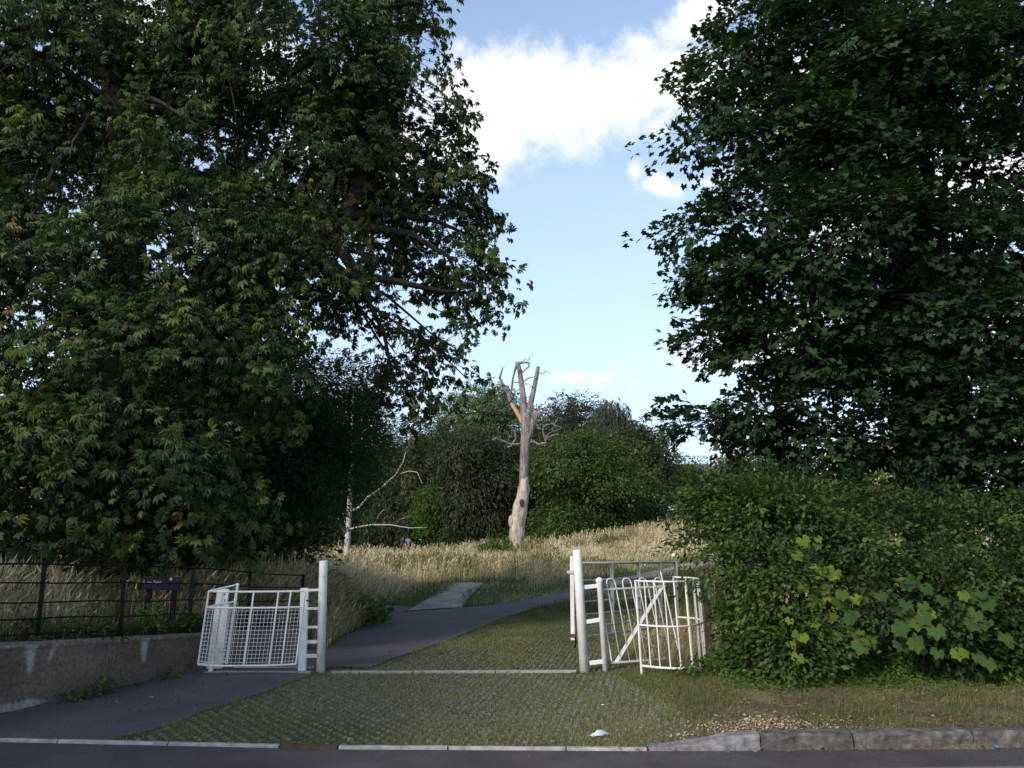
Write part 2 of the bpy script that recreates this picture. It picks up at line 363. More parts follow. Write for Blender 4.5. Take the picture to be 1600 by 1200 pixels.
def segdist(x, y, pts):
    d = np.full(np.shape(x), 1e9)
    for (ax, ay), (bx, by) in zip(pts[:-1], pts[1:]):
        vx, vy = bx - ax, by - ay; t = np.clip(((x - ax) * vx + (y - ay) * vy) / (vx * vx + vy * vy + 1e-9), 0, 1)
        d = np.minimum(d, np.hypot(x - ax - t * vx, y - ay - t * vy))
    return d
def in_poly(x, y, poly):
    x = np.asarray(x); y = np.asarray(y); c = np.zeros(x.shape, bool); j = len(poly) - 1
    for i in range(len(poly)):
        xi, yi = poly[i]; xj, yj = poly[j]
        c ^= ((yi > y) != (yj > y)) & (x < (xj - xi) * (y - yi) / (yj - yi + 1e-12) + xi); j = i
    return c
POLYS = [main_L + main_R[::-1], hill_L + hill_R[::-1], grav_L + grav_R[::-1], side_L + side_R[::-1], foot_L + foot_R[::-1]]
def pathd(x, y):
    """distance to the nearest path, negative on it"""
    d = np.full(np.shape(x), 1e9)
    for pl in POLYS:
        dd = segdist(x, y, pl + pl[:1]); d = np.minimum(d, np.where(in_poly(x, y, pl), -dd, dd))
    return d
def lawn_zone(x, y):
    """the paved grass of the entrance drive: both sides of the gate threshold"""
    return (x > xl(y)) & (y > kerb_y(x)) & (y < 21) & (x < np.interp(y, [6.8, 8.5, 10.5, 11, 15, 21], [1.5, 1.55, 1.25, 1.6, 1.9, 3.0]))

pd = pathd(X, Y)
soil = np.array([.125, .092, .066]); green = np.array([.090, .108, .042]); straw = np.array([.42, .34, .21]); leafmould = np.array([.06, .045, .03])
n1 = fbm(X * .9, Y * .9, 20)[..., None]; n2 = fbm(X * .22, Y * .22, 25)[..., None]; n3 = fbm(X * 4, Y * 4, 31)[..., None]
colr = green * (.7 + .6 * n1) + (straw - green) * sm((n2 - .42) * 5) * .35
far = sm((Y - 20) / 8)[..., None]; mown = sm((pd - .8) / 1.2)[..., None]
colr = colr * (1 - far * mown) + (straw * (.75 + .5 * n1) * (1 - .45 * sm((n2 - .5) * 6)) + green * .3) * far * mown
vz = (sm((X - 1.3) / .5) * sm((13 - Y) / 1.5))[..., None]
colr = colr * (1 - vz) + vz * (soil * (1 - sm((n3 - .42) * 4)) + (green * .8 + straw * .22) * sm((n3 - .42) * 4)) * (.8 + .5 * n1)
colr = np.clip(colr, .005, .7)
idx = (np.arange(len(gy) - 1)[:, None] * len(gx) + np.arange(len(gx) - 1)[None, :])
F = np.stack([idx, idx + 1, idx + len(gx) + 1, idx + len(gx)], -1).reshape(-1, 4)
mg = bpy.data.materials.new('ground'); mg.use_nodes = True; t = mg.node_tree; b = t.nodes['Principled BSDF']
at = t.nodes.new('ShaderNodeAttribute'); at.attribute_name = 'gcol'
mm = t.nodes.new('ShaderNodeMix'); mm.data_type = 'RGBA'; mm.blend_type = 'MULTIPLY'; mm.inputs['Factor'].default_value = 1
t.links.new(at.outputs['Color'], mm.inputs['A']); t.links.new(ramp(t, noise(t, 26, 8, .7), [(.3, (.5, .5, .5)), (.7, (1.5, 1.45, 1.4))]), mm.inputs['B'])
t.links.new(mm.outputs['Result'], b.inputs['Base Color']); b.inputs['Roughness'].default_value = .95; b.inputs['Specular IOR Level'].default_value = .1
bn = t.nodes.new('ShaderNodeBump'); bn.inputs['Strength'].default_value = .8; bn.inputs['Distance'].default_value = .03
t.links.new(noise(t, 35, 6, .7), bn.inputs['Height']); t.links.new(bn.outputs[0], b.inputs['Normal'])
o = fast_mesh('ground', np.c_[X.ravel(), Y.ravel(), Z.ravel()], F, mg, attrs={'gcol': ('FLOAT_COLOR', np.c_[colr.reshape(-1, 3), np.ones(colr.size // 3)])}, smooth=True)
setp(o, kind='structure')

# road: gentle camber, from behind the camera to the kerb
xs = np.linspace(-60, 60, 241); ys = np.linspace(0, 1, 13)
XX, TT = np.meshgrid(xs, ys); YY = -4 + (kerb_y(XX) + .0 + 4) * TT; ZZ = -.0 + .03 * (1 - (2 * TT - 1) ** 2) - .03 * 0
i = np.arange(12)[:, None] * 241 + np.arange(240)[None, :]
o = fast_mesh('road', np.c_[XX.ravel(), YY.ravel(), ZZ.ravel() - .005], np.stack([i, i + 1, i + 242, i + 241], -1).reshape(-1, 4), M['asphalt'], smooth=True); setp(o, kind='structure')
mb = MB(); pts = [(2.2, 6.30), (3.2, 6.34), (4.2, 6.36), (5.6, 6.34)]
fv = []; 
for (x, y) in pts: fv += [(x, y - 1.2, .012), (x, y + .02 * math.sin(x * 5), .012)]
mb.add(fv, [(0, 2, 3, 1), (2, 4, 5, 3), (4, 6, 7, 5)])
M['patch'] = mat_noise('worn_tarmac', [(.3, (.11, .105, .11)), (.6, (.17, .16, .165)), (.75, (.25, .24, .24))], 40, .9, .5, 140, bdist=.004)
setp(mb.build('road_patch', M['patch']), kind='structure')

# kerb: flush edging on the left and middle, raised stones on the right, each its own piece
kerb = empty('kerb', (0, 6.9, 0)); kerb['kind'] = 'structure'
def stone(name, x0, x1, h0, h1, dep, mat, top=None, segs=10, rough=.006):
    vs = []; fs = []
    for i in range(segs + 1):
        t = i / segs; x = x0 + (x1 - x0) * t; h = h0 + (h1 - h0) * float(sm(t)); ky = float(kerb_y(x))
        j = lambda s: (vnoise(x * 9 + s * 7.3, s * 3.1 + x0, 40) - .5) * rough * 2
        rr = min(.018, h * .3)
        prof = [(ky - .012 + j(1), -.05), (ky - .008 + j(2), h * .55), (ky - .002 + j(6), h - rr), (ky + rr + j(3), h + j(4) * .6), (ky + dep + j(5), h + .002 + j(7) * .5), (ky + dep, -.05)]
        vs += [(x, a, b_) for a, b_ in prof]
    for i in range(segs):
        for k in range(5): fs.append((i * 6 + k, i * 6 + k + 1, (i + 1) * 6 + k + 1, (i + 1) * 6 + k))
    fs.append(tuple(range(6))); fs.append(tuple(segs * 6 + k for k in range(6))[::-1])
    return MB().add(vs, fs).build(name, mat, kerb, smooth=False)
xk = [-7.5, -6.4, -5.5, -4.58, -3.66, -2.74, -1.83]
for i in range(6): stone('edging_stone', xk[i] + .006, xk[i + 1] - .006, .016, .016, .034, M['edge'], rough=.004)
xk = [-1.36, -.5, .42, 1.05]
for i in range(3): stone('edging_stone', xk[i] + .006, xk[i + 1] - .006, .016, .016, .034, M['edge'], rough=.004)
stone('rusty_edging_stone', -1.825, -1.37, .015, .015, .07, M['rust'])
M['kerblight'] = mat_noise('kerb_pale', [(.28, (.08, .077, .08)), (.5, (.17, .165, .17)), (.72, (.27, .26, .27))], 14, .92, .8, 70, bdist=.008)
stone('kerb_stone', 1.06, 1.93, .018, .112, .13, M['kerblight'], rough=.01)
for i, (x0, x1) in enumerate([(1.94, 2.66), (2.675, 3.62), (3.635, 4.55), (4.565, 5.5), (5.51, 6.4)]): stone('kerb_stone', x0, x1, .112, .116 + .004 * (i % 2), .14, M['kerb'], rough=.016)

# threshold strip at the gate
thr = empty('threshold_strip', (0, 10.7, 0), 'narrow pale concrete strip set in the ground across the entrance between the white gateposts', 'edging')
def strip(x0, x1, y0, y1, w=.07, h=.03):
    MB().box(((x0 + x1) / 2, (y0 + y1) / 2, h / 2), (x1 - x0, w, h), Matrix.Rotation(math.atan2(y1 - y0, x1 - x0), 3, 'Z')).build('edging_slab', M['edge'], thr, bevel=.004)
for i in range(3): strip(-2.2 + i * 1.0, -2.2 + i * 1.0 + .99, 10.62 + .03 * i, 10.64 + .03 * i)
strip(-3.75, -2.45, 10.62, 10.62, .08, .028); strip(-3.5, -2.5, 10.98, 10.98, .05, .028)

# ------------------------------------------------------------------ retaining wall on the left with its rendered face
WY = np.array([6.7, 7.4, 8.6, 9.7, 10.8, 11.8, 12.7]); 
def wallx(y): return np.interp(y, WY, [-5.28, -5.02, -4.62, -4.3, -3.96, -3.55, -3.0])
def wall_top(y): return np.interp(y, [6.7, 7.8, 8.6, 10.8, 12.7], [.74, .68, .615, .455, .33])
ws = np.linspace(6.7, 12.7, 360); nzv = 40
yy, tt = np.meshgrid(ws, np.linspace(0, 1, nzv)); top = wall_top(yy); zz = tt * top - .05 * (1 - tt)
bulge = (fbm(yy * 2, zz * 2, 51) - .5) * .03 + (fbm(yy * 9, zz * 9, 55) - .5) * .012
coping = np.where(tt > .90, .012, 0)
xx = wallx(yy) + bulge + coping
Vf = np.c_[xx.ravel(), yy.ravel(), zz.ravel()]
nb = len(Vf)
tp = np.c_[wallx(ws) - .25, ws, wall_top(ws) + (fbm(ws * 5, ws, 3) - .5) * .01]; bt = tp.copy(); bt[:, 2] = -.1
V = np.r_[Vf, tp, bt]
n = len(ws); i = (np.arange(nzv - 1)[:, None] * n + np.arange(n - 1)[None, :]).ravel()
F = np.stack([i, i + 1, i + n + 1, i + n], -1)
k = np.arange(n - 1); F = np.r_[F, np.stack([(nzv - 1) * n + k, (nzv - 1) * n + k + 1, nb + k + 1, nb + k], -1), np.stack([nb + k, nb + k + 1, nb + n + k + 1, nb + n + k], -1)]
def wedge(yc, w0, depth, lean=0):
    dtop = (top - zz); y_ = yy - yc - lean * dtop
    return sm(1 - np.abs(y_) / (w0 * (1 - .75 * np.clip(dtop / depth, 0, 1)) + .01)) * sm((depth - dtop) / (.15 * depth + .02)) * (dtop > .02)
st = wedge(8.42, .10, .34, .1) * .9 + wedge(8.72, .05, .22, -.3) * .8 + wedge(9.95, .10, .32) + wedge(9.6, .28, .07) * .6 + wedge(10.15, .2, .06) * .5 + wedge(8.2, .5, .06) * .5 + wedge(7.55, .06, .25) * .8
base = sm((.10 - zz + (fbm(yy * 2.4, zz * 3, 60) - .5) * .22) / .05) * sm((9.4 - yy) / .6) * .8
cop = sm((tt - .90) / .03) * .35
s = np.clip(st * (.8 + .9 * fbm(yy * 14, zz * 14, 61)) + base + cop * .6, 0, 1)[..., None]
c = np.array([.155, .120, .095]) * (.65 + .7 * fbm(yy * 1.6, zz * 3, 62))[..., None]
c = c * (1 - s) + np.array([.36, .35, .34]) * s * (.7 + .5 * fbm(yy * 8, zz * 8, 64))[..., None]
colw = np.r_[c.reshape(-1, 3), np.tile([.17, .145, .12], (2 * n, 1))]
mw = mg.copy(); mw.name = 'wall_render'
o = fast_mesh('retaining_wall', V, F, mw, attrs={'gcol': ('FLOAT_COLOR', np.c_[colw, np.ones(len(colw))])}, smooth=False)
setp(o, 'low brown rendered retaining wall with pale streaks holding up the grassy bank under the black railing', 'wall')

# ------------------------------------------------------------------ estate fence
fence = empty('estate_fence', (-4.7, 8.6, .6), 'black iron five-rail estate fence running along the top of the low brown wall', 'fence')
def fpt(y, z): return Vector((float(wallx(y)) - .12, y, z))
fps = [6.35, 7.35, 8.62, 9.72, 10.85, 11.85, 12.75]
HT = lambda y: float(np.interp(y, [6, 8.6, 10.8, 12.7], [1.40, 1.365, 1.26, 1.08]))
BT = lambda y: float(wall_top(y)) + .03
def tilt(y): return (.06 if y < 8 else 0)
for y in fps:
    b0 = fpt(y, float(wall_top(y)) - .05); t0 = fpt(y, HT(y) + .02); t0.x += tilt(y)
    MB().bar(b0, t0, .045, .012, Vector((0, 1, 0))).build('post', M['iron'], fence)
for r in range(5):
    fr = [1.0, .745, .48, .26, .05][r]
    pts = []
    for y in np.linspace(6.35, 12.75, 26):
        z = BT(y) + (HT(y) - BT(y)) * fr + .006 * math.sin(y * 4 + r); pts.append(fpt(y, z))
    MB().tube(pts, .011 if r == 0 else .009, 6).build('rail', M['iron'], fence)

# ------------------------------------------------------------------ sign
SY = 10.75
sgn = empty('park_sign', P(247, 955, SY), 'dark navy park name sign on two short black posts beside the railing', 'sign')
def plate(px0, px1, py0, py1, Y, th=.03): 
    a = P(px0, (py0 + py1) / 2, Y); b_ = P(px1, (py0 + py1) / 2, Y); zt = ZY(py0, Y); zb = ZY(py1, Y); return a.x, b_.x, zb, zt
x0, x1, zb, zt = plate(221, 280, 901, 921.5, SY)
tiltm = Matrix.Rotation(-.03, 3, 'Y').to_3x3()
Mt = Matrix.Rotation(.035, 3, 'Y')
MB().box(((x0 + x1) / 2, SY + .02, (zb + zt) / 2), (x1 - x0, .025, zt - zb), Mt).build('sign_panel', M['signblue'], sgn, bevel=.003)
for pxp, pyb in ((228, 985), (268, 975)):
    xa = P(pxp, 940, SY).x; MB().box((xa, SY + .06, (ZY(905, SY) + ZY(pyb, SY)) / 2), (.06, .05, ZY(905, SY) - ZY(pyb, SY)), Matrix.Rotation(.03, 3, 'Y')).build('post', M['iron'], sgn, bevel=.004)
def text(body, size, loc, mat, parent, name='lettering', rot=(math.radians(90), 0, 0)):
    cu = bpy.data.curves.new(name, 'FONT'); cu.body = body; cu.size = size; cu.extrude = .0008
    o = bpy.data.objects.new(name, cu); COL.objects.link(o); o.location = loc; o.rotation_euler = rot
    bpy.context.view_layer.update(); dg = bpy.context.evaluated_depsgraph_get(); me = bpy.data.meshes.new_from_object(o.evaluated_get(dg))
    mw_ = o.matrix_world.copy(); bpy.data.objects.remove(o); me.transform(mw_); me.materials.clear()
    return link(name, me, mat, parent)
R = (math.radians(90), .035, 0)
text('L', .052, (x0 + .02, SY + .004, zt - .075), M['print'], sgn, rot=R)
text('ne', .054, (x0 + .07, SY + .004, zt - .082), M['print'], sgn, rot=R); text('Field', .054, (x0 + .145, SY + .004, zt - .084), M['print'], sgn, rot=R)
text('open space and play area', .014, (x0 + .05, SY + .004, zt - .115), M['printdim'], sgn, rot=R)
text('welcome to this park', .014, (x0 + .13, SY + .004, zt - .14), M['printdim'], sgn, rot=R)
text('Lewisham', .022, (x1 - .085, SY + .004, zt - .038), M['printdim'], sgn, rot=R)
e = Vector((x1 - .11, SY + .004, zt - .03))
MB().add([e + Vector(v) * .016 for v in [(-1, 0, .9), (-.2, 0, 1.1), (.9, 0, 1), (1, 0, -.2), (.9, 0, -1.3), (.1, 0, -.8), (-1.2, 0, -.9), (-.7, 0, 0)]], [tuple(range(8))]).build('emblem', M['print'], sgn)

# ------------------------------------------------------------------ left kissing gate and its posts
lg = empty('gatepost', (PX(503, 10.75), 10.75, 0), 'tall round white gatepost with ladder rungs to a square post by the mesh kissing gate', 'gatepost')
xb = PX(501, 10.75, 0); xt = PX(505.5, 10.75, 1.34)
def roundpost(name, xb, xt, Y, zt, r, parent, dome=False, zb=-.1):
    prof = [(zb, r), (zt - .012, r), (zt - .003, r * .94), (zt, r * .8), (zt + .001, .001)]
    if dome: prof = [(zb, r), (zt - .07, r), (zt - .062, r * 1.12), (zt - .045, r * 1.28), (zt - .02, r * 1.1), (zt - .005, r * .6), (zt, .001)]
    mb = MB(); pts = []; rr = []
    for z, q in prof: tq = (z - 0) / zt; pts.append((xb + (xt - xb) * tq, Y, z)); rr.append(q)
    mb.tube(pts, rr, 20, cap=True); return mb.build(name, M['white'], parent, smooth=True)
roundpost('round_post', xb, xt, 10.75, ZY(876, 10.75), .053, lg)
sx0, sx1 = PX(470, 10.75, 0) + .01, PX(475.5, 10.75, 1.0)
MB().bar((sx0, 10.78, -.1), (sx1, 10.78, ZY(919, 10.75)), .095, .07, Vector((0, 1, 0))).build('square_post', M['white'], lg, bevel=.005)
for py in (922, 951, 980, 1003, 1025):
    z = ZY(py, 10.75); MB().box(((xb + sx1) / 2 + .0, 10.765, z), (abs(xb - sx1) - .05, .035, .03 if py < 1000 else .042), Matrix.Rotation(-.04 if py < 940 else -.02, 3, 'Y')).build('rung', M['white'], lg, bevel=.004)

kg = empty('kissing_gate', (PX(390, 10.4), 10.4, 0), 'white kissing gate with wire mesh curving beside the footpath and the low wall', 'gate')
LEAN = .085      # the whole enclosure leans
def kp(px, Y, z): return Vector((PX(px, Y, .1) + (z - .1) * LEAN * 1.0, Y, z))
ctrl = [(462, 10.52), (435, 10.45), (405, 10.40), (370, 10.38), (340, 10.38), (320, 10.42), (309, 10.50)]
def curve_pts(ctrl, z, n=40, zf=None, fn=kp):
    d = np.r_[0, np.cumsum([math.dist((a[0] / 125, a[1]), (b_[0] / 125, b_[1])) for a, b_ in zip(ctrl[:-1], ctrl[1:])])]
    t = np.linspace(0, d[-1], n); cx = np.interp(t, d, [c[0] for c in ctrl]); cy = np.interp(t, d, [c[1] for c in ctrl])
    for _ in range(6):
        cx[1:-1] = (cx[:-2] + cx[1:-1] * 2 + cx[2:]) / 4; cy[1:-1] = (cy[:-2] + cy[1:-1] * 2 + cy[2:]) / 4
    return [fn(a, b_, z) for a, b_ in zip(cx, cy)]
zt_, zm_, zb_ = .985, .795, .125
for z in (zt_, zm_, zb_):
    MB().tube(curve_pts(ctrl, z), .013, 6).build('rail', M['white'], kg)
    MB().tube([kp(309, 10.52, z), kp(354, 10.78, z + (z - .125) * .075)], .012, 6).build('rail', M['white'], kg)
MB().bar(kp(354, 10.78, zb_ - .03), kp(354, 10.78, zt_ + .08), .038, .03).build('end_stile', M['white'], kg, bevel=.003)
ups = curve_pts(ctrl, 0, 41)
for i in (0, 6, 11, 21, 40):
    p0 = curve_pts(ctrl, zb_, 41)[i]; p1 = curve_pts(ctrl, zt_, 41)[i]; MB().bar(p0, p1, .026 if i else .036, .016).build('upright', M['white'], kg)
MB().bar(kp(332, 10.66, zb_), kp(332, 10.66, zt_), .022, .014).build('upright', M['white'], kg)
mb = MB(); cb = curve_pts(ctrl, zb_, 60)
nW = 27; pb = curve_pts(ctrl, zb_ + .01, nW); ptp = curve_pts(ctrl, zm_ - .01, nW)
for a_, b_ in zip(pb, ptp): mb.bar(a_, b_, .0034, .0034)
for z in np.linspace(zb_ + .04, zm_ - .035, 14): mb.tube(curve_pts(ctrl, float(z), 24), .0024, 4)
o = mb.build('wire_mesh', M['white'], kg)
mb = MB()
for q in np.linspace(0, 1, 10): mb.bar(kp(309 + 49 * q, 10.52 + .26 * q, zb_), kp(309 + 49 * q, 10.52 + .26 * q, zm_ + .05 * q), .0034, .0034)
for z in np.linspace(zb_ + .04, zm_ - .035, 14): mb.bar(kp(309, 10.52, z), kp(354, 10.78, z + (z - .125) * .07), .0034, .0034)
mb.build('wire_mesh', M['white'], kg)
MB().bar(kp(330, 10.62, -.05), kp(331, 10.62, .12), .045, .045).build('foot', M['white'], kg)
bp0 = kp(334, 10.95, 0); bp1 = kp(333, 10.95, .99)
MB().bar(bp0, bp1, .15, .04, Vector((0, 1, 0))).build('board_post', M['white'], kg, bevel=.004)
MB().bar(kp(344, 10.93, 0), kp(342, 10.93, .80), .06, .05, Vector((0, 1, 0))).build('board_post', M['white'], kg, bevel=.004)
for i, ch in enumerate('FVS'): text(ch, .055, (bp1.x + .012, 10.925, .90 - i * .07), M['iron'], kg, rot=(math.radians(90), 0, 0))
MB().tube([kp(466, 10.74, .86), kp(474, 10.72, .85)], .008, 6).build('latch', M['iron'], kg)

# ------------------------------------------------------------------ right gate posts
rg = empty('gatepost', (PX(912, 10.75), 10.75, 0), 'tall leaning round white gatepost with three rungs to a ball-topped post', 'gatepost')
xb = PX(913, 10.75, 0); xt = PX(901.5, 10.75, 1.46)
roundpost('round_post', xb, xt, 10.75, ZY(859, 10.75), .057, rg)
xb2 = PX(946, 10.78, 0); xt2 = PX(936, 10.78, 1.15)
roundpost('ball_topped_post', xb2, xt2, 10.78, ZY(902, 10.78), .036, rg, dome=True)
for (pa, ya), (pb_, yb) in (((906, 918), (936, 915)), ((910, 972), (941, 968)), ((918, 1036), (946, 1033))):
    A = P(pa + 3, ya, 10.76); B = P(pb_, yb, 10.78); MB().bar(A, B, .05, .03, Vector((0, 1, 0))).build('rung', M['white'], rg, bevel=.004)

# swing gate with hooped bars
sw = empty('hooped_gate', (PX(950, 10.9), 10.9, 0), 'small white swing gate with hoop-topped bars and a flat diagonal brace', 'gate')
def sp(t, z):   # t 0..1 along the gate, hinge to free end; the gate sags at its free end and leans
    Yg = 10.80 + .55 * t; px_ = 948 + 112 * t; x = PX(px_, Yg, .1) + .008
    return Vector((x - (z - .08) * .155 * (1 + .3 * t) + .02, Yg, z - .01 * t))
MB().bar(sp(0, .985), sp(1.02, 1.01), .016, .022).build('rail', M['white'], sw)
MB().bar(sp(0.03, .10), sp(1.0, .10), .016, .022).build('rail', M['white'], sw)
MB().bar(sp(.10, .10), sp(.97, 1.0), .042, .008, Vector((0, 1, 0))).build('brace', M['white'], sw)
for k in range(4):
    a0 = .17 + k * .235; w = .125; pts = [sp(a0, .10), sp(a0, 1.06)]
    for q in np.linspace(0, math.pi, 9): pts.append(sp(a0 + w / 2 - w / 2 * math.cos(q), 1.065 + .055 * math.sin(q)))
    pts += [sp(a0 + w, 1.06), sp(a0 + w, .10)]
    MB().tube(pts, .0085, 6).build('hoop', M['white'], sw, smooth=True)
for q in (.045, 1.0): MB().tube([sp(q, .09), sp(q, 1.13 if q < .5 else 1.20)], .0095, 6).build('end_bar', M['white'], sw)
for z, dz in ((.985, 0), (.12, 0)):
    c_ = sp(0, z); MB().bar(c_ - Vector((.05, 0, 0)), c_ + Vector((.03, 0, 0)), .03, .03).build('hinge', M['rust'], sw)

# curved enclosure
en = empty('gate_enclosure', (PX(1050, 10.3), 10.3, 0), 'curved white railing enclosure of plain upright bars around the hooped gate beside the bush', 'railing')
ec = [(1003, 10.36), (1030, 10.2), (1062, 10.12), (1088, 10.26), (1103, 10.55), (1104, 10.9), (1092, 11.2), (1062, 11.4)]
def ep(px_, Y_, z): return Vector((PX(px_, Y_, .1) - (z - .1) * .05, Y_, z + .0))
rails = {}
for z in (1.115, .60, .13):
    cp = curve_pts(ec if z > .3 else ec[:4], z, 50 if z > .3 else 20, fn=ep); rails[z] = cp
    MB().tube(cp, .012, 6).build('rail', M['white'], en, smooth=True) if z > .3 else MB().tube(cp, .015, 6).build('rail', M['white'], en, smooth=True)
cpT = curve_pts(ec, 1.115, 60, fn=ep); cpM = curve_pts(ec, .60, 60, fn=ep); cpB = curve_pts(ec, .12, 60, fn=ep)
for i in (0, 4, 8, 12, 16, 21, 26, 31, 36, 40, 44, 48, 53, 59):
    thick = .014 if i in (0, 21) else .0085
    MB().tube([cpB[i] - (Vector((0, 0, .17)) if i in (0, ) else Vector((0, 0, 0))), cpT[i] + Vector((0, 0, .0 if i else .01))], thick, 6).build('bar', M['white'], en)
bpst = MB(); a_ = P(1109, 1064, 10.32); b_ = P(1104, 924, 10.32)
o = bpst.bar(a_, b_, .07, .05, Vector((0, 1, 0))).build('fence_post', M['brownpost'], bevel=.004)
setp(o, 'dark brown upright post at the corner of the white enclosure against the bush', 'post')

# field gate folded back
fg = empty('field_gate', (PX(896, 10.92), 10.92, 0), 'wide grey-white tubular field gate standing open into the park behind the hooped gate', 'gate')
hA = Vector((PX(894, 10.92, 1.0), 10.92, 0)); hB = Vector((PX(1056, 13.2, 1.0), 13.2, 0))
def fp(t, z): v = hA.lerp(hB, t); return Vector((v.x, v.y, z - .05 * t))
MB().bar(fp(0, .36), fp(0, 1.40), .05, .04).build('hinge_stile', M['white'], fg, bevel=.006)
for z, r in ((1.31, .017), (1.09, .014), (.82, .011), (.66, .011), (.50, .011), (.38, .014)):
    MB().tube([fp(0, z), fp(1, z)], r, 8).build('rail', M['greypaint'], fg, smooth=True)
for q in (.34, .60, .82): MB().bar(fp(q, .38), fp(q, 1.31), .045, .012).build('upright', M['greypaint'], fg)
MB().bar(fp(1, .30), fp(1, 1.33), .05, .04).build('end_stile', M['greypaint'], fg)
MB().bar(fp(.04, 1.28), fp(.60, .42), .014, .014).build('brace', M['greypaint'], fg)
MB().bar(fp(.98, 1.2), fp(.60, .42), .014, .014).build('brace', M['greypaint'], fg)
MB().ball(fp(.985, 1.42), .035).build('knob', M['white'], fg, smooth=True)
for z in (1.2, .42): MB().bar(fp(0, z) + Vector((-.06, -.01, 0)), fp(0, z) + Vector((.08, -.06, 0)), .03, .035).build('hinge', M['rust' if z < 1 else 'greypaint'], fg)
MB().tube([fp(0, .4) + Vector((.03, -.02, 0)), fp(0, .33) + Vector((.035, -.02, 0)), fp(0, .27) + Vector((.02, -.02, 0))], .012, 6).build('chain', M['iron'], fg)

# ------------------------------------------------------------------ foliage engine
def norm(a): return a / (np.linalg.norm(a, axis=-1, keepdims=True) + 1e-9)
def place(Tv, Tf, pos, fwd, nrm, scale, tint):
    fwd = norm(fwd); side = norm(np.cross(fwd, nrm)); nrm = np.cross(side, fwd)
    n = len(pos); k = len(Tv)
    V = pos[:, None, :] + scale[:, None, None] * (Tv[None, :, 0:1] * side[:, None, :] + Tv[None, :, 1:2] * fwd[:, None, :] + Tv[None, :, 2:3] * nrm[:, None, :])
    F = Tf[None] + (np.arange(n) * k)[:, None, None]
    return V.reshape(-1, 3), F.reshape(-1, Tf.shape[1]), np.repeat(tint, k)
def chestnut_leaf(fan=((-112, .62), (-72, .82), (-36, .96), (0, 1.0), (36, .96), (72, .82), (112, .62)), droop=.42, curl=.05, wid=.19):
    vs = []; fs = []
    for a_, ln in fan:
        a = math.radians(a_); d = np.array([math.sin(a), math.cos(a), 0]); s_ = np.array([d[1], -d[0], 0]); w = wid * ln
        b0 = d * .03; m1 = d * ln * .62 + np.array([0, 0, -.28 * droop * ln]); tip = d * ln * (1 - .35 * max(0, droop - .4)) + np.array([0, 0, -droop * ln])
        n0 = len(vs); vs += [b0, m1 + s_ * w + [0, 0, curl], tip, m1 - s_ * w + [0, 0, curl]]
        fs += [(n0, n0 + 2, n0 + 1), (n0, n0 + 3, n0 + 2)]
        # second midrib face pair gives the rounded, obovate outline
    return np.array(vs) * .5, np.array(fs)
def lobed_leaf():
    ang = [-150, -128, -100, -80, -52, -30, 0, 30, 52, 80, 100, 128, 150]; rad = [.35, .62, .42, .80, .46, .9, .5, .9, .46, .80, .42, .62, .35]
    ang = [-140, -108, -88, -60, -40, -16, 0, 16, 40, 60, 88, 108, 140]; rad = [.50, .66, .50, .82, .58, .74, 1.0, .74, .58, .82, .50, .66, .50]
    vs = [np.array([0, 0, 0.0])]
    for a_, r in zip(ang, rad):
        a = math.radians(a_); vs.append(np.array([math.sin(a) * r, math.cos(a) * r, -.22 * r * r + .03 * (abs(a_) % 3)]))
    fs = [(0, i + 1, i) for i in range(1, 13)]
    return np.array(vs) * .5, np.array(fs)
def sycamore_leaf():
    ang = [-150, -125, -108, -88, -74, -56, -44, -28, -12, 0, 12, 28, 44, 56, 74, 88, 108, 125, 150]
    rad = [.52, .74, .66, .84, .72, .94, .84, .72, .86, 1.02, .86, .72, .84, .94, .72, .84, .66, .74, .52]
    vs = [np.array([0, 0, 0.0])]
    for a_, r in zip(ang, rad):
        a = math.radians(a_); vs.append(np.array([math.sin(a) * r, math.cos(a) * r, -.20 * r * r + .025 * (int(abs(a_)) % 3)]))
    return np.array(vs) * .5, np.array([(0, i + 1, i) for i in range(1, 19)])
QUADLEAF = (np.array([[0, 0, 0], [.28, .5, .06], [0, 1, -.08], [-.28, .5, .06]]), np.array([[0, 1, 2], [0, 2, 3]]))
NEEDLE = (np.array([[0, 0, 0], [.12, .5, .02], [0, 1, -.12], [-.12, .5, .02]]), np.array([[0, 1, 2], [0, 2, 3]]))
CHEST = chestnut_leaf()
CHESTS = [CHEST, chestnut_leaf(droop=.80, curl=.09, wid=.17), chestnut_leaf(((-84, .6), (-45, .9), (-4, 1.05), (38, .92), (80, .7)), .62, .02, .21),
          chestnut_leaf(((-96, .5), (-60, .8), (-22, 1.0), (14, .9), (50, 1.0), (96, .55)), 1.0, .12, .18), chestnut_leaf(((-60, .7), (-24, 1.0), (12, .95), (52, .8)), .3, -.03, .22)]
def place_many(Ts, pos, fwd, nrm, scale, tint, rg_):
    g_ = rg_.integers(0, len(Ts), len(pos)); Vs = []; Fs = []; TTs = []; off = 0
    for i, T_ in enumerate(Ts):
        k = g_ == i; V_, F_, t_ = place(*T_, pos[k], fwd[k], nrm[k], scale[k], tint[k]); Vs.append(V_); Fs.append(F_ + off); TTs.append(t_); off += len(V_)
    return np.concatenate(Vs), np.concatenate(Fs), np.concatenate(TTs)
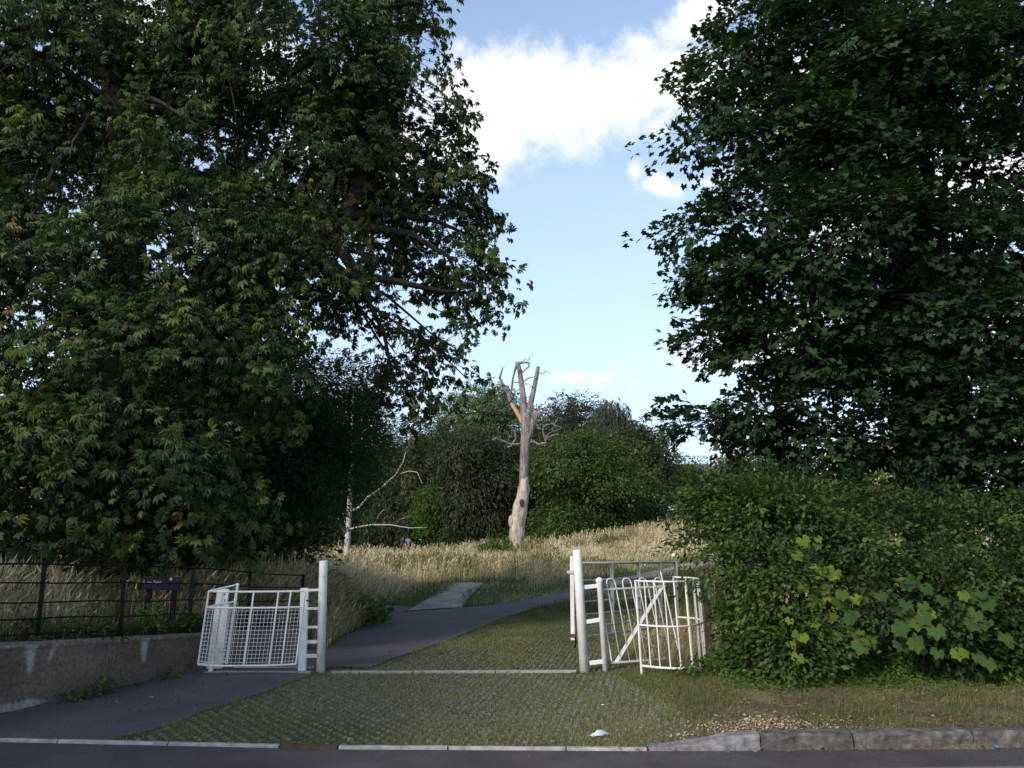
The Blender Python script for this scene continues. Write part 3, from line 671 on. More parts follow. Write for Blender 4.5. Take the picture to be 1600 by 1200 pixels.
def twigs(parent, r=.006):
    p, a, L_ = crown.last; n = len(p); b0 = p - a * (L_ * .7)[:, None] - np.array([0, 0, .05]); b1 = p + a * (L_ * .7)[:, None]; b1[:, 2] -= L_ * .25
    s_ = norm(np.cross(a, np.array([[0, 0, 1.0]]))); u_ = np.cross(s_, a); V_ = []
    for c, rr_ in ((b0, r * 1.5), (p, r), (b1, r * .4)):
        for q in (0, 2.1, 4.2): V_.append(c + (s_ * math.cos(q) + u_ * math.sin(q)) * rr_)
    V_ = np.stack(V_, 1); F_ = []
    for j in (0, 3):
        for k in range(3): F_.append([j + k, j + (k + 1) % 3, j + 3 + (k + 1) % 3, j + 3 + k])
    o = fast_mesh('twigs', V_.reshape(-1, 3), (np.array(F_)[None] + (np.arange(n) * 9)[:, None, None]).reshape(-1, 4), M['bark'], parent); o['kind'] = 'stuff'
LOBED = lobed_leaf(); SYC = sycamore_leaf()
def crown(lobes, n_sprays, per, L, leaf, rg_, flat=.12, droop=.3, lat=.32, tint=(.45, .16, .10), inner=.45, up=.55, jitter=.35, down=-.25, gap=None, under=1.0, njit=.33):
    """sprays of leaves over and inside ellipsoid lobes; returns pos, fwd, nrm, tint"""
    C = np.array([l[0:3] for l in lobes], float); Rr = np.array([l[3:6] for l in lobes], float)
    wgt = (Rr[:, 0] * Rr[:, 2] + Rr[:, 1] * Rr[:, 2] + Rr[:, 0] * Rr[:, 1]) * np.array([l[6] if len(l) > 6 else 1 for l in lobes]); wgt /= wgt.sum()
    li = rg_.choice(len(lobes), n_sprays, p=wgt)
    u = norm(rg_.normal(size=(n_sprays, 3))); r = 1 - (rg_.random(n_sprays) ** 1.8) * (1 - inner)
    wob = .82 + .36 * fbm(u[:, 0] * 2.2 + li * 7.1, u[:, 2] * 2.2 + u[:, 1] * 1.7, 77)
    p = C[li] + Rr[li] * u * (r * wob)[:, None]
    keep = (u[:, 2] > -.25) | (rg_.random(n_sprays) < under)
    for j in range(len(lobes)):
        q = np.linalg.norm((p - C[j]) / Rr[j], axis=1); keep &= ~((q < .55) & (li != j) & (rg_.random(n_sprays) < .8))
    if gap is not None: keep &= gap(p)
    p = p[keep]; u = u[keep]; li = li[keep]; n = len(p)
    o = norm(u / Rr[li]); a = norm(o * np.array([1, 1, .45]) + np.array([0, 0, down]) + rg_.normal(size=(n, 3)) * jitter)
    crown.last = (p, a, L * np.ones(n))
    upv = np.array([0, 0, 1.0]); s_ = norm(np.cross(a, upv[None])); nn = norm(np.cross(s_, a)); nn *= np.sign(nn[:, 2:3] + 1e-6)
    k = per; sl_ = L * (0.6 + .8 * rg_.random(n))
    A = np.repeat(a, k, 0); S = np.repeat(s_, k, 0); N = np.repeat(nn, k, 0); LL = np.repeat(sl_, k)
    tt_ = rg_.random(n * k); w = rg_.normal(size=n * k) * lat * (1.1 - .6 * tt_); th = rg_.normal(size=n * k) * flat
    pos = np.repeat(p, k, 0) + A * (tt_ * LL)[:, None] + S * (w * LL)[:, None] + N * (th * LL)[:, None]
    pos[:, 2] -= droop * LL * (tt_ ** 2 + .8 * w ** 2)
    fwd = norm(A + S * (w * 2.2)[:, None] + rg_.normal(size=(n * k, 3)) * .35 + np.array([0, 0, -droop * .8]))
    nrm = norm(N * up + rg_.normal(size=(n * k, 3)) * njit + np.repeat(o, k, 0) * (1 - up))
    tn = np.clip(np.repeat(rg_.normal(tint[0], tint[1], n), k) + rg_.normal(0, tint[2], n * k), 0, 1)
    return pos, fwd, nrm, tn
def hollow(scale, zs, thr, soft=.08, seed=5):
    def f(p):
        q = p * scale; q2 = q[:, 2] * zs
        v = (fbm(q[:, 0] + q[:, 1] * .31, q2, seed, 3) + fbm(q[:, 1] + 3.3, q2 + q[:, 0] * .2, seed + 9, 3) + fbm(q[:, 0] + 7.1, q[:, 1], seed + 17, 3)) / 3
        return v + np.random.default_rng(seed).normal(0, soft, len(p)) * .5 > thr
    return f
def limb(mb, a, b, r0, r1, bend=.12, n=7, seg=7, rr=random):
    a = Vector(a); b = Vector(b); d = b - a; L = d.length; off = Vector((rr.uniform(-1, 1), rr.uniform(-1, 1), rr.uniform(0, 1))) * L * bend
    pts = []; rad = []
    for i in range(n):
        t = i / (n - 1); p = a.lerp(b, t) + off * math.sin(math.pi * t) + Vector((rr.uniform(-1, 1), rr.uniform(-1, 1), rr.uniform(-1, 1))) * L * .018
        if i in (0,): p = a
        pts.append(p); rad.append(r0 + (r1 - r0) * t ** .8)
    mb.tube(pts, rad, seg); return pts
def shade_tree(x, y, lobes, label, n, seed):
    e = empty('shade_tree', (x, y, 0), label, 'tree'); rg_ = np.random.default_rng(seed); pos, fwd, nrm, tn = crown(lobes, n, 22, .7, LOBED, rg_, inner=.3)
    V, F, T = place(*LOBED, pos, fwd, nrm, .2 + .08 * rg_.random(len(pos)), tn); o = fast_mesh('foliage', V, F, L_MAPLE, e, {'tint': ('FLOAT', T)}); o['kind'] = 'stuff'
    mb = MB(); mb.tube([(x, y, -.1), (x + .1, y, 3), (x, y, 6), (x, y, 9)], [.35, .28, .2, .06], 12); mb.build('trunk', M['bark'], e, smooth=True)
    mb = MB(); rr = random.Random(seed)
    for l in lobes: limb(mb, (x, y, 4), Vector(l[:3]), .1, .03, .1, 6, 6, rr)
    mb.build('limbs', M['bark'], e, smooth=True)
def leaf_objects(name, T, pos, fwd, nrm, scale, tn, count, mat, parent, key):
    """the leaves that show largest, each an object of its own (shared meshes); returns mask of the rest"""
    order = np.argsort(key)[:count]; fw = norm(fwd); sd = norm(np.cross(fw, nrm)); nm = np.cross(sd, fw)
    meshes = []
    for q in np.linspace(.25, .85, 5):
        me = bpy.data.meshes.new(name); me.from_pydata([tuple(v) for v in T[0]], [], [tuple(f) for f in T[1]])
        at_ = me.attributes.new('tint', 'FLOAT', 'POINT'); at_.data.foreach_set('value', np.full(len(T[0]), q, np.float32)); me.materials.append(mat); me.update(); meshes.append(me)
    inv = Matrix.Translation(-Vector(parent.location))
    for i in order:
        o = bpy.data.objects.new(name, meshes[int(np.clip((tn[i] - .15) / .8 * 5, 0, 4))]); COL.objects.link(o); o.parent = parent; o.matrix_parent_inverse = inv
        s_ = scale[i]
        mtx = Matrix(((sd[i][0] * s_, fw[i][0] * s_, nm[i][0] * s_, pos[i][0]), (sd[i][1] * s_, fw[i][1] * s_, nm[i][1] * s_, pos[i][1]), (sd[i][2] * s_, fw[i][2] * s_, nm[i][2] * s_, pos[i][2]), (0, 0, 0, 1)))
        o.matrix_basis = mtx
    mk = np.ones(len(pos), bool); mk[order] = False; return mk
def screen(pos):
    """photograph pixel of world points"""
    c, s_ = math.cos(PITCH), math.sin(PITCH); x = pos[:, 0]; y = pos[:, 1]; z = pos[:, 2] - EYE
    d = y * c + z * s_; v = -y * s_ + z * c
    return 800 + FPX * x / d, 600 - FPX * v / d, d
def LB(px, py, Y, rx, rz, ry, w=1.0):
    """a lobe given by its centre in the photograph and its depth; radii in photograph pixels (x, z) and metres (y)"""
    p = P(px, py, Y); k = Y / FPX; return (p.x, p.y, p.z, rx * k, ry, rz * k, w)

# ------------------------------------------------------------------ horse chestnut, left
ch = empty('horse_chestnut_tree', (-6.4, 14.5, .6), 'huge horse chestnut with hanging palmate leaves over the black railing and the sign', 'tree')
r1 = np.random.default_rng(101)
CL = [
 LB(60, 90, 13.5, 170, 130, 1.6), LB(240, 60, 14.5, 160, 110, 1.6), LB(430, 70, 13.5, 170, 110, 1.7), LB(600, 60, 14.5, 100, 90, 1.3), LB(560, 160, 14, 120, 90, 1.3), LB(640, 170, 14.5, 85, 90, 1.2),
 LB(110, 250, 12.8, 190, 110, 1.5), LB(330, 210, 12.6, 170, 90, 1.3), LB(480, 260, 13.5, 130, 110, 1.4), LB(620, 280, 14.5, 110, 90, 1.3), LB(690, 320, 14.8, 70, 75, 1.0),
 LB(60, 420, 12.8, 190, 120, 1.5), LB(300, 390, 12.6, 190, 110, 1.4), LB(470, 440, 13, 110, 90, 1.2), LB(690, 400, 14.5, 90, 45, .9), LB(620, 470, 14.5, 120, 60, 1.0), LB(740, 450, 14.6, 55, 40, .7, 1.0),
 LB(20, 470, 14.5, 150, 120, 1.4), LB(20, 250, 15.5, 180, 140, 1.4), LB(60, 600, 12.2, 170, 110, 1.4), LB(240, 560, 12.0, 170, 100, 1.3), LB(400, 560, 12.6, 100, 90, 1.0), LB(620, 550, 14.4, 75, 45, .8, .8), LB(715, 545, 14.5, 30, 35, .5, .8), LB(640, 615, 14.4, 32, 26, .4, .7), LB(735, 590, 14.6, 10, 18, .3, .5),
 LB(60, 740, 11.8, 160, 110, 1.2), LB(210, 700, 11.6, 150, 100, 1.2), LB(300, 770, 11.8, 90, 80, .9), LB(120, 820, 11.8, 160, 50, .9), 
 LB(-200, 200, 13.5, 170, 260, 2.2, .5), LB(-220, 560, 13, 170, 260, 2.0, .5), LB(150, -120, 14.5, 300, 130, 2.5, .5), LB(480, -90, 14.5, 220, 110, 2.0, .5), LB(620, -10, 14.5, 70, 50, 1.2),
 LB(200, 300, 16.5, 260, 260, 2.0, .45), LB(150, 650, 15.5, 230, 200, 1.6, .45), LB(480, 300, 16.5, 160, 220, 1.5, .4)]
pos, fwd, nrm, tn = crown(CL, 8600, 14, .56, CHEST, r1, flat=.13, droop=.42, lat=.36, tint=(.44, .16, .10), inner=.55, up=.5, down=-.35, gap=hollow(.75, 1.3, .465), under=.6)
ground_ok = pos[:, 2] > H(pos[:, 0], pos[:, 1]) + .55
pos, fwd, nrm, tn = pos[ground_ok], fwd[ground_ok], nrm[ground_ok], tn[ground_ok]
twigs(ch); sc = .16 + .13 * r1.random(len(pos)) ** 1.2
sxp, syp, dep = screen(pos)
vis = (sxp > 0) & (sxp < 800) & (syp > 0) & (syp < 870)
mk = leaf_objects('leaf', CHEST, pos, fwd, nrm, sc, tn, 300, L_CHEST, ch, np.where(vis, dep / sc * .35, 1e6))
V, F, T = place_many(CHESTS, pos[mk], fwd[mk], nrm[mk], sc[mk], tn[mk], r1)
o = fast_mesh('foliage', V, F, L_CHEST, ch, {'tint': ('FLOAT', T)}); o['kind'] = 'stuff'
mb = MB(); rr = random.Random(3)
tb = Vector((-6.4, 14.5, .4)); tk = [tb, Vector((-6.5, 14.4, 2.2)), Vector((-6.7, 14.3, 4.4)), P(185, 160, 14.2), P(178, 40, 14.2), P(170, -120, 14.3)]
mb.tube(tk, [.62, .50, .44, .30, .22, .10], 14); mb.build('trunk', M['bark'], ch, smooth=True)
mb = MB()
f1 = P(470, 385, 13.9); mb.tube([tk[2], P(330, 420, 14.1), P(430, 400, 13.9), f1, P(540, 345, 13.8), P(575, 250, 13.9), P(590, 130, 14)], [.26, .22, .19, .17, .15, .10, .05], 10)
mb.tube([P(515, 350, 13.8), P(570, 355, 13.8), P(640, 365, 14), P(700, 400, 14.2), P(720, 440, 14.4)], [.12, .085, .065, .04, .02], 8)
mb.tube([P(530, 340, 13.8), P(600, 330, 13.9), P(680, 345, 14.2), P(740, 370, 14.4)], [.10, .07, .045, .02], 8)
mb.tube([P(520, 372, 13.8), P(560, 430, 13.7), P(620, 440, 13.9), P(690, 455, 14.2), P(760, 460, 14.4)], [.11, .09, .06, .04, .015], 8)
mb.tube([P(500, 375, 13.8), P(535, 400, 13.8), P(560, 440, 13.8), P(600, 520, 14), P(615, 600, 14.2)], [.09, .06, .05, .035, .015], 8)
mb.tube([P(400, 0, 13.6), P(330, 60, 13.6), P(290, 60, 13.4), P(270, 100, 13.2)], [.13, .09, .04, .02], 8)
mb.tube([P(302, -10, 13.2), P(298, 40, 13.1), P(290, 85, 13.0), P(268, 98, 12.9), P(262, 120, 12.8)], [.07, .055, .05, .035, .02], 8)
mb.tube([P(40, 30, 12.9), P(50, 70, 12.8), P(50, 110, 12.8), P(55, 140, 12.8)], [.06, .045, .04, .02], 8)
mb.tube([tk[3], P(230, 120, 14.0), P(320, 55, 13.8), P(420, -20, 13.8)], [.2, .17, .14, .1], 9)
for l in CL[:28]:
    src = tk[2] if l[2] < 5 else tk[3]
    if l[0] > -3.0: src = f1
    limb(mb, src, Vector(l[:3]), .05 if l[0] > -3 else .09, .01, .10, 7, 6, rr)
mb.build('limbs', M['bark'], ch, smooth=True)

# unseen tree added just out of frame to shade the lower chestnut
shade_tree(-12.5, -1.5, [(-12.5, -1.5, 7.5, 3.2, 3.2, 2.6), (-14.5, -2.5, 6.5, 2.4, 2.4, 2), (-10.3, -.8, 6.6, 2.2, 2.2, 1.8), (-12.5, .8, 6.2, 2.2, 2, 1.8)], 'unseen leafy tree added on the near side of the road to shade the lower chestnut', 900, 19)
# ------------------------------------------------------------------ maple, right
mp_ = empty('maple_tree', (7.2, 14.5, .3), 'massive dark green maple towering behind the bush on the verge side of the hooped gate', 'tree')
r2 = np.random.default_rng(202)
ML = [LB(1195, 40, 13, 80, 65, 1.2), LB(1135, 128, 13, 70, 42, 1.1), LB(1110, 195, 12.6, 70, 32, .9), LB(1270, 90, 12.5, 130, 110, 1.4), LB(1400, 130, 11.8, 130, 90, 1.3), LB(1540, 110, 12, 140, 120, 1.5),
 LB(1230, 215, 12.5, 95, 50, 1.1), LB(1340, 260, 12.2, 140, 70, 1.2), LB(1500, 280, 12, 150, 80, 1.3), LB(1100, 362, 12.8, 62, 28, .8), LB(1200, 335, 12.6, 95, 42, 1.1), LB(1330, 370, 12.0, 130, 65, 1.2), LB(1500, 400, 12.2, 140, 75, 1.2),
 LB(1135, 430, 12.8, 62, 32, .9), LB(1220, 450, 12.6, 110, 50, 1.1), LB(1380, 480, 12.4, 130, 55, 1.1), LB(1540, 510, 12, 120, 60, 1.2), LB(1130, 525, 13, 55, 26, .8), LB(1215, 545, 12.8, 90, 34, 1.0), LB(1360, 580, 12.8, 130, 50, 1.1), LB(1530, 620, 12.4, 130, 70, 1.2),
 LB(1100, 665, 13, 48, 20, .7), LB(1185, 640, 13, 65, 24, .9), LB(1300, 690, 13, 90, 40, 1.0), LB(1480, 720, 13, 130, 60, 1.2), LB(1610, 700, 12.5, 120, 110, 1.4),
 LB(1270, -50, 13, 120, 60, 1.4, .6), LB(1450, -60, 13, 240, 110, 2.0, .5), LB(1760, 150, 13, 170, 250, 2.2, .5), LB(1760, 550, 13, 170, 230, 2.2, .5), LB(1420, 220, 15, 270, 220, 1.8, .9), LB(1500, 560, 15, 230, 170, 1.8, .9), LB(1520, 740, 14.5, 200, 70, 1.2, .8), LB(1250, 430, 15, 120, 100, 1.5, .8)]
pos, fwd, nrm, tn = crown(ML, 9300, 24, .52, LOBED, r2, flat=.08, droop=.25, lat=.38, tint=(.42, .15, .10), inner=.5, up=.66, down=-.10, gap=lambda p: hollow(.85, 2.0, .492, seed=21)(p) & (np.linalg.norm(p - np.array(P(1400, 692, 13)), axis=1) > .45) & (np.linalg.norm(p - np.array(P(1400, 692, 14.6)), axis=1) > .6), under=.4, njit=.26, jitter=.28)
twigs(mp_, .005); sc = .125 + .07 * r2.random(len(pos)); sxp, syp, dep = screen(pos)
vis = (sxp > 1010) & (sxp < 1600) & (syp > 0) & (syp < 760)
mk = leaf_objects('leaf', LOBED, pos, fwd, nrm, sc, tn, 300, L_MAPLE, mp_, np.where(vis, dep / sc * .17, 1e6))
V, F, T = place(*LOBED, pos[mk], fwd[mk], nrm[mk], sc[mk], tn[mk])
o = fast_mesh('foliage', V, F, L_MAPLE, mp_, {'tint': ('FLOAT', T)}); o['kind'] = 'stuff'
mb = MB(); tk = [Vector((7.2, 14.5, 0)), Vector((7.1, 14.4, 2.5)), Vector((7.0, 14.2, 5)), Vector((7.0, 14, 8.0)), Vector((7.2, 14, 11))]
mb.tube(tk, [.55, .42, .36, .24, .1], 14); mb.build('trunk', M['bark'], mp_, smooth=True)
mb = MB(); rr = random.Random(8)
mb.tube([tk[2], P(1450, 260, 13.2), P(1400, 205, 12.6), P(1340, 175, 12.6), P(1240, 130, 12.8), P(1120, 110, 13)], [.2, .12, .09, .07, .05, .02], 8)
mb.tube([tk[1], P(1580, 330, 13), P(1600, 380, 12.2)], [.15, .08, .05], 8)
for l in ML[:27]: limb(mb, tk[1] if l[2] < 4 else (tk[2] if l[2] < 7 else tk[3]), Vector(l[:3]), .09, .015, .1, 7, 6, rr)
mb.build('limbs', M['bark'], mp_, smooth=True)

# ------------------------------------------------------------------ bush on the right
def shrub(name, lobes, n, per, L, leafT, mat, scale, seed, label, cat='bush', group=None, stems=6, loc=None, tint=(.45, .22, .12), **kw):
    rg_ = np.random.default_rng(seed); pos, fwd, nrm, tn = crown(lobes, n, per, L, leafT, rg_, tint=tint, **kw)
    ok = pos[:, 2] > H(pos[:, 0], pos[:, 1]) + .01; pos, fwd, nrm, tn = pos[ok], fwd[ok], nrm[ok], tn[ok]
    sc = scale * (.7 + .6 * rg_.random(len(pos)))
    c = np.mean([l[:3] for l in lobes], 0); loc = loc or (c[0], c[1], Hs(c[0], c[1]))
    e = empty(name, loc, label, cat, group)
    V, F, T = place(*leafT, pos, fwd, nrm, sc, tn); o = fast_mesh('foliage', V, F, mat, e, {'tint': ('FLOAT', T)}); o['kind'] = 'stuff'
    if cat == 'bush' and abs(loc[1]) < 15: twigs(e, .0035)
    mb = MB(); rr = random.Random(seed)
    base = Vector(loc) - Vector((0, 0, .1))
    for l in lobes[:stems]: limb(mb, base + Vector((rr.uniform(-.25, .25), rr.uniform(-.15, .15), 0)), Vector(l[:3]), .03, .008, .12, 6, 5, rr)
    mb.build('stems', M['bark'], e)
    return e
def LBF(px, py, Y, *a): return LB(px, py, Y - .85, *a)
shrub('hazel_bush', [LBF(1212, 900, 10.6, 72, 78, .7), LBF(1205, 980, 10.5, 48, 60, .35), LBF(1240, 1000, 10.4, 80, 60, .55), LBF(1115, 870, 10.9, 55, 55, .5, .28), LBF(1140, 920, 10.7, 35, 40, .4, .5), LBF(1210, 810, 11, 90, 50, .7), LBF(1128, 778, 11.4, 55, 30, .5, .7), LBF(1205, 1035, 10.3, 50, 22, .25)],
      1900, 26, .32, QUADLEAF, L_BUSH, .068, 301, 'loose green bush crowding the brown post, its thin outer sprays hanging over the dry grass', down=0.0, jitter=.6, flat=.16, gap=hollow(1.6, 1.2, .476, seed=31), inner=.5)
shrub('hawthorn_bush', [LBF(1300, 870, 10.7, 100, 90, .8), LBF(1400, 850, 10.9, 110, 85, .8), LBF(1320, 960, 10.5, 110, 70, .6), LBF(1440, 950, 10.5, 110, 90, .7), LBF(1290, 808, 11.2, 80, 38, .7), LBF(1360, 1020, 10.4, 110, 40, .5)],
      2100, 26, .32, QUADLEAF, L_BUSH, .064, 302, 'dense green bush in the middle of the thicket above the sycamore shoots', down=0.0, jitter=.6, flat=.16, gap=hollow(1.6, 1.2, .476, seed=31), tint=(.38, .16, .12), inner=.5)
shrub('elder_bush', [LBF(1540, 880, 10.9, 110, 90, .8), LBF(1590, 960, 10.6, 90, 90, .6), LBF(1510, 990, 10.5, 90, 50, .5), LBF(1650, 880, 10.8, 100, 120, .8), LBF(1560, 828, 11.4, 80, 32, .7), LBF(1620, 1020, 10.4, 80, 45, .5)],
      1700, 26, .34, QUADLEAF, L_BUSH, .072, 303, 'broad green bush at the street end of the thicket, farthest from the gate', down=0.0, jitter=.6, flat=.16, gap=hollow(1.6, 1.2, .476, seed=31), tint=(.36, .15, .12), inner=.5)
shrub('bramble_patch', [LB(1225, 772, 12.0, 110, 28, .8), LB(1400, 785, 12.2, 120, 22, .8), LB(1100, 800, 12.2, 45, 25, .4, .4)],
      600, 22, .4, QUADLEAF, L_MAPLE, .08, 304, 'dark thicket top showing behind the bushes under the maple crown', down=0.0, jitter=.6, flat=.16, gap=hollow(1.6, 1.2, .476, seed=31), inner=.5)
# sycamore saplings: large leaves one by one
def sapling(px, py, Y, spread, n, seed, label, yellow=.5, size=.2):
    rr = random.Random(seed); base = P(px, 1060, Y + .45); base.z = Hs(base.x, base.y); e = empty('sycamore_sapling', base, label, 'sapling', 'sycamore shoots in the bush')
    mb = MB(); tipc = P(px, py - spread[1] * .6, Y); mb.tube([base, base.lerp(tipc, .5) + Vector((.05, 0, 0)), tipc], [.012, .009, .004], 5); pos = []; fw = []; nm = []; tn = []; sc = []
    for i in range(n):
        a = rr.gauss(0, .42); b_ = rr.uniform(-1, 1); p = P(px + spread[0] * a * 1.1, py + spread[1] * b_, Y + rr.uniform(-.18, .10))
        pos.append(p); fw.append((rr.uniform(-.6, .6), -.45, -.8 + rr.uniform(-.3, .3))); nm.append((rr.uniform(-.3, .3), -.85, .5 + rr.uniform(-.2, .3)))
        tn.append(min(1, max(.2, rr.gauss(yellow, .15)))); sc.append(size * rr.uniform(.6, 1.25) * .82)
        q = base.lerp(tipc, min(1, max(0, (p.z - base.z) / max(.1, tipc.z - base.z)))); mb.tube([q, (q + p) / 2 + Vector((0, 0, .03)), p], [.004, .003, .002], 4)
    mb.build('stems', M['bark'], e)
    leaf_objects('leaf', SYC, np.array([tuple(v) for v in pos]), np.array(fw), np.array(nm), np.array(sc), np.array(tn), n, L_SYC, e, np.arange(n))
sapling(1275, 900, 9.07, (34, 62), 20, 1, 'tallest yellow-green sycamore shoot standing against the middle of the bush', .72, .22)
sapling(1330, 975, 8.97, (42, 52), 20, 2, 'green sycamore shoot with upright pale leaves just below the yellow-green shoot', .5, .23)
sapling(1245, 985, 9.02, (28, 45), 12, 5, 'small bright sycamore shoot nearest the brown post', .85, .2)
sapling(1440, 960, 8.92, (46, 58), 20, 3, 'grey-green sycamore shoot with broad leaves toward the street end of the bush', .35, .25)
sapling(1520, 985, 8.87, (50, 62), 26, 4, 'largest grey-green sycamore shoot, its broad leaves reaching down to the verge', .38, .25)
# ivy mat at the foot of the bushes
rg3 = np.random.default_rng(71); n = 14000; x = rg3.uniform(2.25, 7.2, n); f_ = rg3.random(n) ** .8; y = 8.72 + .45 * fbm(x * 1.5, x * 0, 9) + f_ * 1.2
z = H(x, y) + .02 + .22 * sm(f_ * 1.6) * rg3.random(n) * (.5 + fbm(x * 2, y * 2, 14))
pos = np.c_[x, y, z]; fw = np.c_[rg3.normal(0, .7, n), -np.abs(rg3.normal(.6, .3, n)), rg3.normal(-.3, .3, n)]; nm = np.c_[rg3.normal(0, .3, n), rg3.normal(-.4, .3, n), np.ones(n)]
V, F, T = place(*QUADLEAF, pos, fw, nm, .04 + .035 * rg3.random(n), np.clip(rg3.normal(.68, .18, n), 0, 1))
setp(fast_mesh('ivy_ground_cover', V, F, L_BUSH, attrs={'tint': ('FLOAT', T)}), 'low bright green ivy spreading along the foot of the bushes', 'ivy', kind='stuff')

# ------------------------------------------------------------------ feathery tree and dark understorey behind the chestnut
shrub('feathery_tree', [LB(470, 610, 20, 110, 60, 1.6), LB(535, 650, 20, 55, 45, 1.2, .9), LB(420, 700, 19.5, 110, 70, 1.6), LB(490, 735, 20, 75, 60, 1.4), LB(430, 785, 20, 60, 40, 1.4), LB(380, 620, 20, 100, 90, 1.6), LB(555, 690, 21, 45, 40, .8, .9), LB(370, 800, 19, 90, 60, 1.2)],
      2400, 34, .8, NEEDLE, L_FEATH, .13, 401, 'dark feathery-leaved tree between the chestnut and the birch trunk', 'tree', tint=(.4, .18, .12), down=-.1, droop=.35, inner=.3, loc=(PX(440, 20), 20, .3))
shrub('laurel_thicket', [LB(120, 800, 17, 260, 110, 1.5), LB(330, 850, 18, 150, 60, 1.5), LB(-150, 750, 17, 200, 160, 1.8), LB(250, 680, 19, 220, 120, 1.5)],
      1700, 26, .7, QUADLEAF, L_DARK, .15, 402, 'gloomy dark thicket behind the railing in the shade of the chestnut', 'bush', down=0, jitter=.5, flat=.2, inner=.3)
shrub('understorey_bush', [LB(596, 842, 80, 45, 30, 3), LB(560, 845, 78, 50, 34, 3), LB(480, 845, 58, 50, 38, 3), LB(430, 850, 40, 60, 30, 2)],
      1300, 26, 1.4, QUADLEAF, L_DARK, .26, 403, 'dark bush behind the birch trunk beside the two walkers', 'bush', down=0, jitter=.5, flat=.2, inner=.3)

# ------------------------------------------------------------------ background trees
def bgtree(name, px, top, base, w, Y, mat, n, seed, label, leaf=.42, T=QUADLEAF, cat='tree', layers=None, trunk=.3, tint=(.45, .2, .12), cone=0, group='trees beyond the meadow', bark='bark', **kw):
    rr = random.Random(seed); lobes = []
    hh = base - top
    for i in range(layers or 12):
        t = rr.random() if i > 5 else i / 5; py = top + hh * (.12 + .80 * t); ww = w / 2 * (.45 + .55 * math.sin(math.pi * min(1, .25 + t * .6))) * (1 if not cone else (.25 + .75 * t))
        lobes.append(LB(px + rr.uniform(-.55, .55) * ww, py, Y + rr.uniform(-1, 1) * ww * Y / FPX * .5, ww * rr.uniform(.45, .65), hh * rr.uniform(.10, .17), ww * .55 * Y / FPX))
    xb = PX(px, Y, 2); e = empty(name, (xb, Y, Hs(xb, Y)), label, cat, group)
    rg_ = np.random.default_rng(seed); leaf = leaf * .72; pos, fwd, nrm, tn = crown(lobes, int(n * 1.35), 17, kw.pop('L', 1.5), T, rg_, tint=tint, inner=.35, **kw)
    ok = pos[:, 2] > H(pos[:, 0], pos[:, 1]); V, F, TT = place(*T, pos[ok], fwd[ok], nrm[ok], (leaf * (.6 + .8 * rg_.random(len(pos))))[ok], tn[ok])
    o = fast_mesh('foliage', V, F, mat, e, {'tint': ('FLOAT', TT)}); o['kind'] = 'stuff'
    mb = MB(); zb_ = Hs(xb, Y); zt = ZY(top + hh * .15, Y); tp_ = [Vector((xb, Y, zb_ - .2)), Vector((xb + .2, Y, zb_ + (zt - zb_) * .4)), Vector((xb - .1, Y, zb_ + (zt - zb_) * .75)), Vector((xb, Y, zt))]
    mb.tube(tp_, [trunk, trunk * .75, trunk * .45, .05], 8)
    mb.build('trunk', M[bark], e, smooth=True)
    mb = MB()
    for l in lobes: 
        q = min(.9, max(.15, (l[2] - zb_) / max(1, zt - zb_) - .15)); s0 = Vector((xb, Y, zb_ + (zt - zb_) * q)); limb(mb, s0, Vector(l[:3]), trunk * .3, .03, .1, 5, 5, rr)
    mb.build('limbs', M[bark], e, smooth=True)
    return e
bgtree('yew_tree', 640, 675, 850, 130, 84, L_DARK, 1500, 1, 'brownish dark conifer directly above the two walkers', T=NEEDLE, leaf=.6, tint=(.6, .2, .15))
bgtree('yew_tree', 728, 668, 848, 150, 80, L_DARK, 2200, 2, 'broad dark olive yew filling the gap beside the dead tree', T=NEEDLE, leaf=.6, tint=(.5, .2, .15), droop=.7)
bgtree('cypress_tree', 800, 690, 850, 110, 86, L_DARK, 1400, 3, 'dark evergreen standing directly behind the dead trunk', T=NEEDLE, leaf=.6, tint=(.4, .2, .12))
bgtree('stone_pine', 775, 606, 740, 180, 104, L_PALE, 2400, 4, 'pale green flat-topped pine rising highest behind the dead tree', leaf=.42, flat=.08, droop=.05, up=.8, layers=10, trunk=.4, tint=(.5, .2, .12))
bgtree('scrub_tree', 672, 655, 760, 60, 90, L_MID, 500, 5, 'small dark tree top between the chestnut fringe and the flat-topped pine', leaf=.4)
bgtree('cedar_tree', 890, 618, 800, 110, 96, L_BLUE, 1200, 6, 'open dark cedar with level branches just beside the fork of the dead tree', leaf=.42, flat=.06, droop=.05, up=.8, trunk=.45)
bgtree('weeping_birch', 965, 615, 800, 100, 90, L_BLUE, 1300, 7, 'greyish weeping birch with hanging twig curtains on the skyline', T=NEEDLE, leaf=.7, down=-1.6, droop=1.2, flat=.05, lat=.12, jitter=.2, L=2.0, bark='birchbark')
bgtree('oak_tree', 925, 675, 858, 190, 68, L_MID, 2800, 8, 'wide rounded green oak sweeping down to the meadow beside the dead tree', leaf=.34, tint=(.45, .22, .12), L=1.2)
bgtree('holm_oak', 1008, 668, 835, 100, 76, L_DARK, 1500, 9, 'brownish evergreen oak at the open end of the tree line above the dry slope', leaf=.36, tint=(.6, .2, .14))
bgtree('ash_tree', 850, 655, 850, 90, 88, L_DARK, 1200, 10, 'olive brown tree filling the gap between the dead trunk and the wide oak', leaf=.4, tint=(.6, .2, .14))
bgtree('lime_sapling', 674, 760, 828, 46, 79, L_BRIGHT, 420, 11, 'small bright green tree in front of the dark yews', leaf=.3, L=.9, trunk=.1)
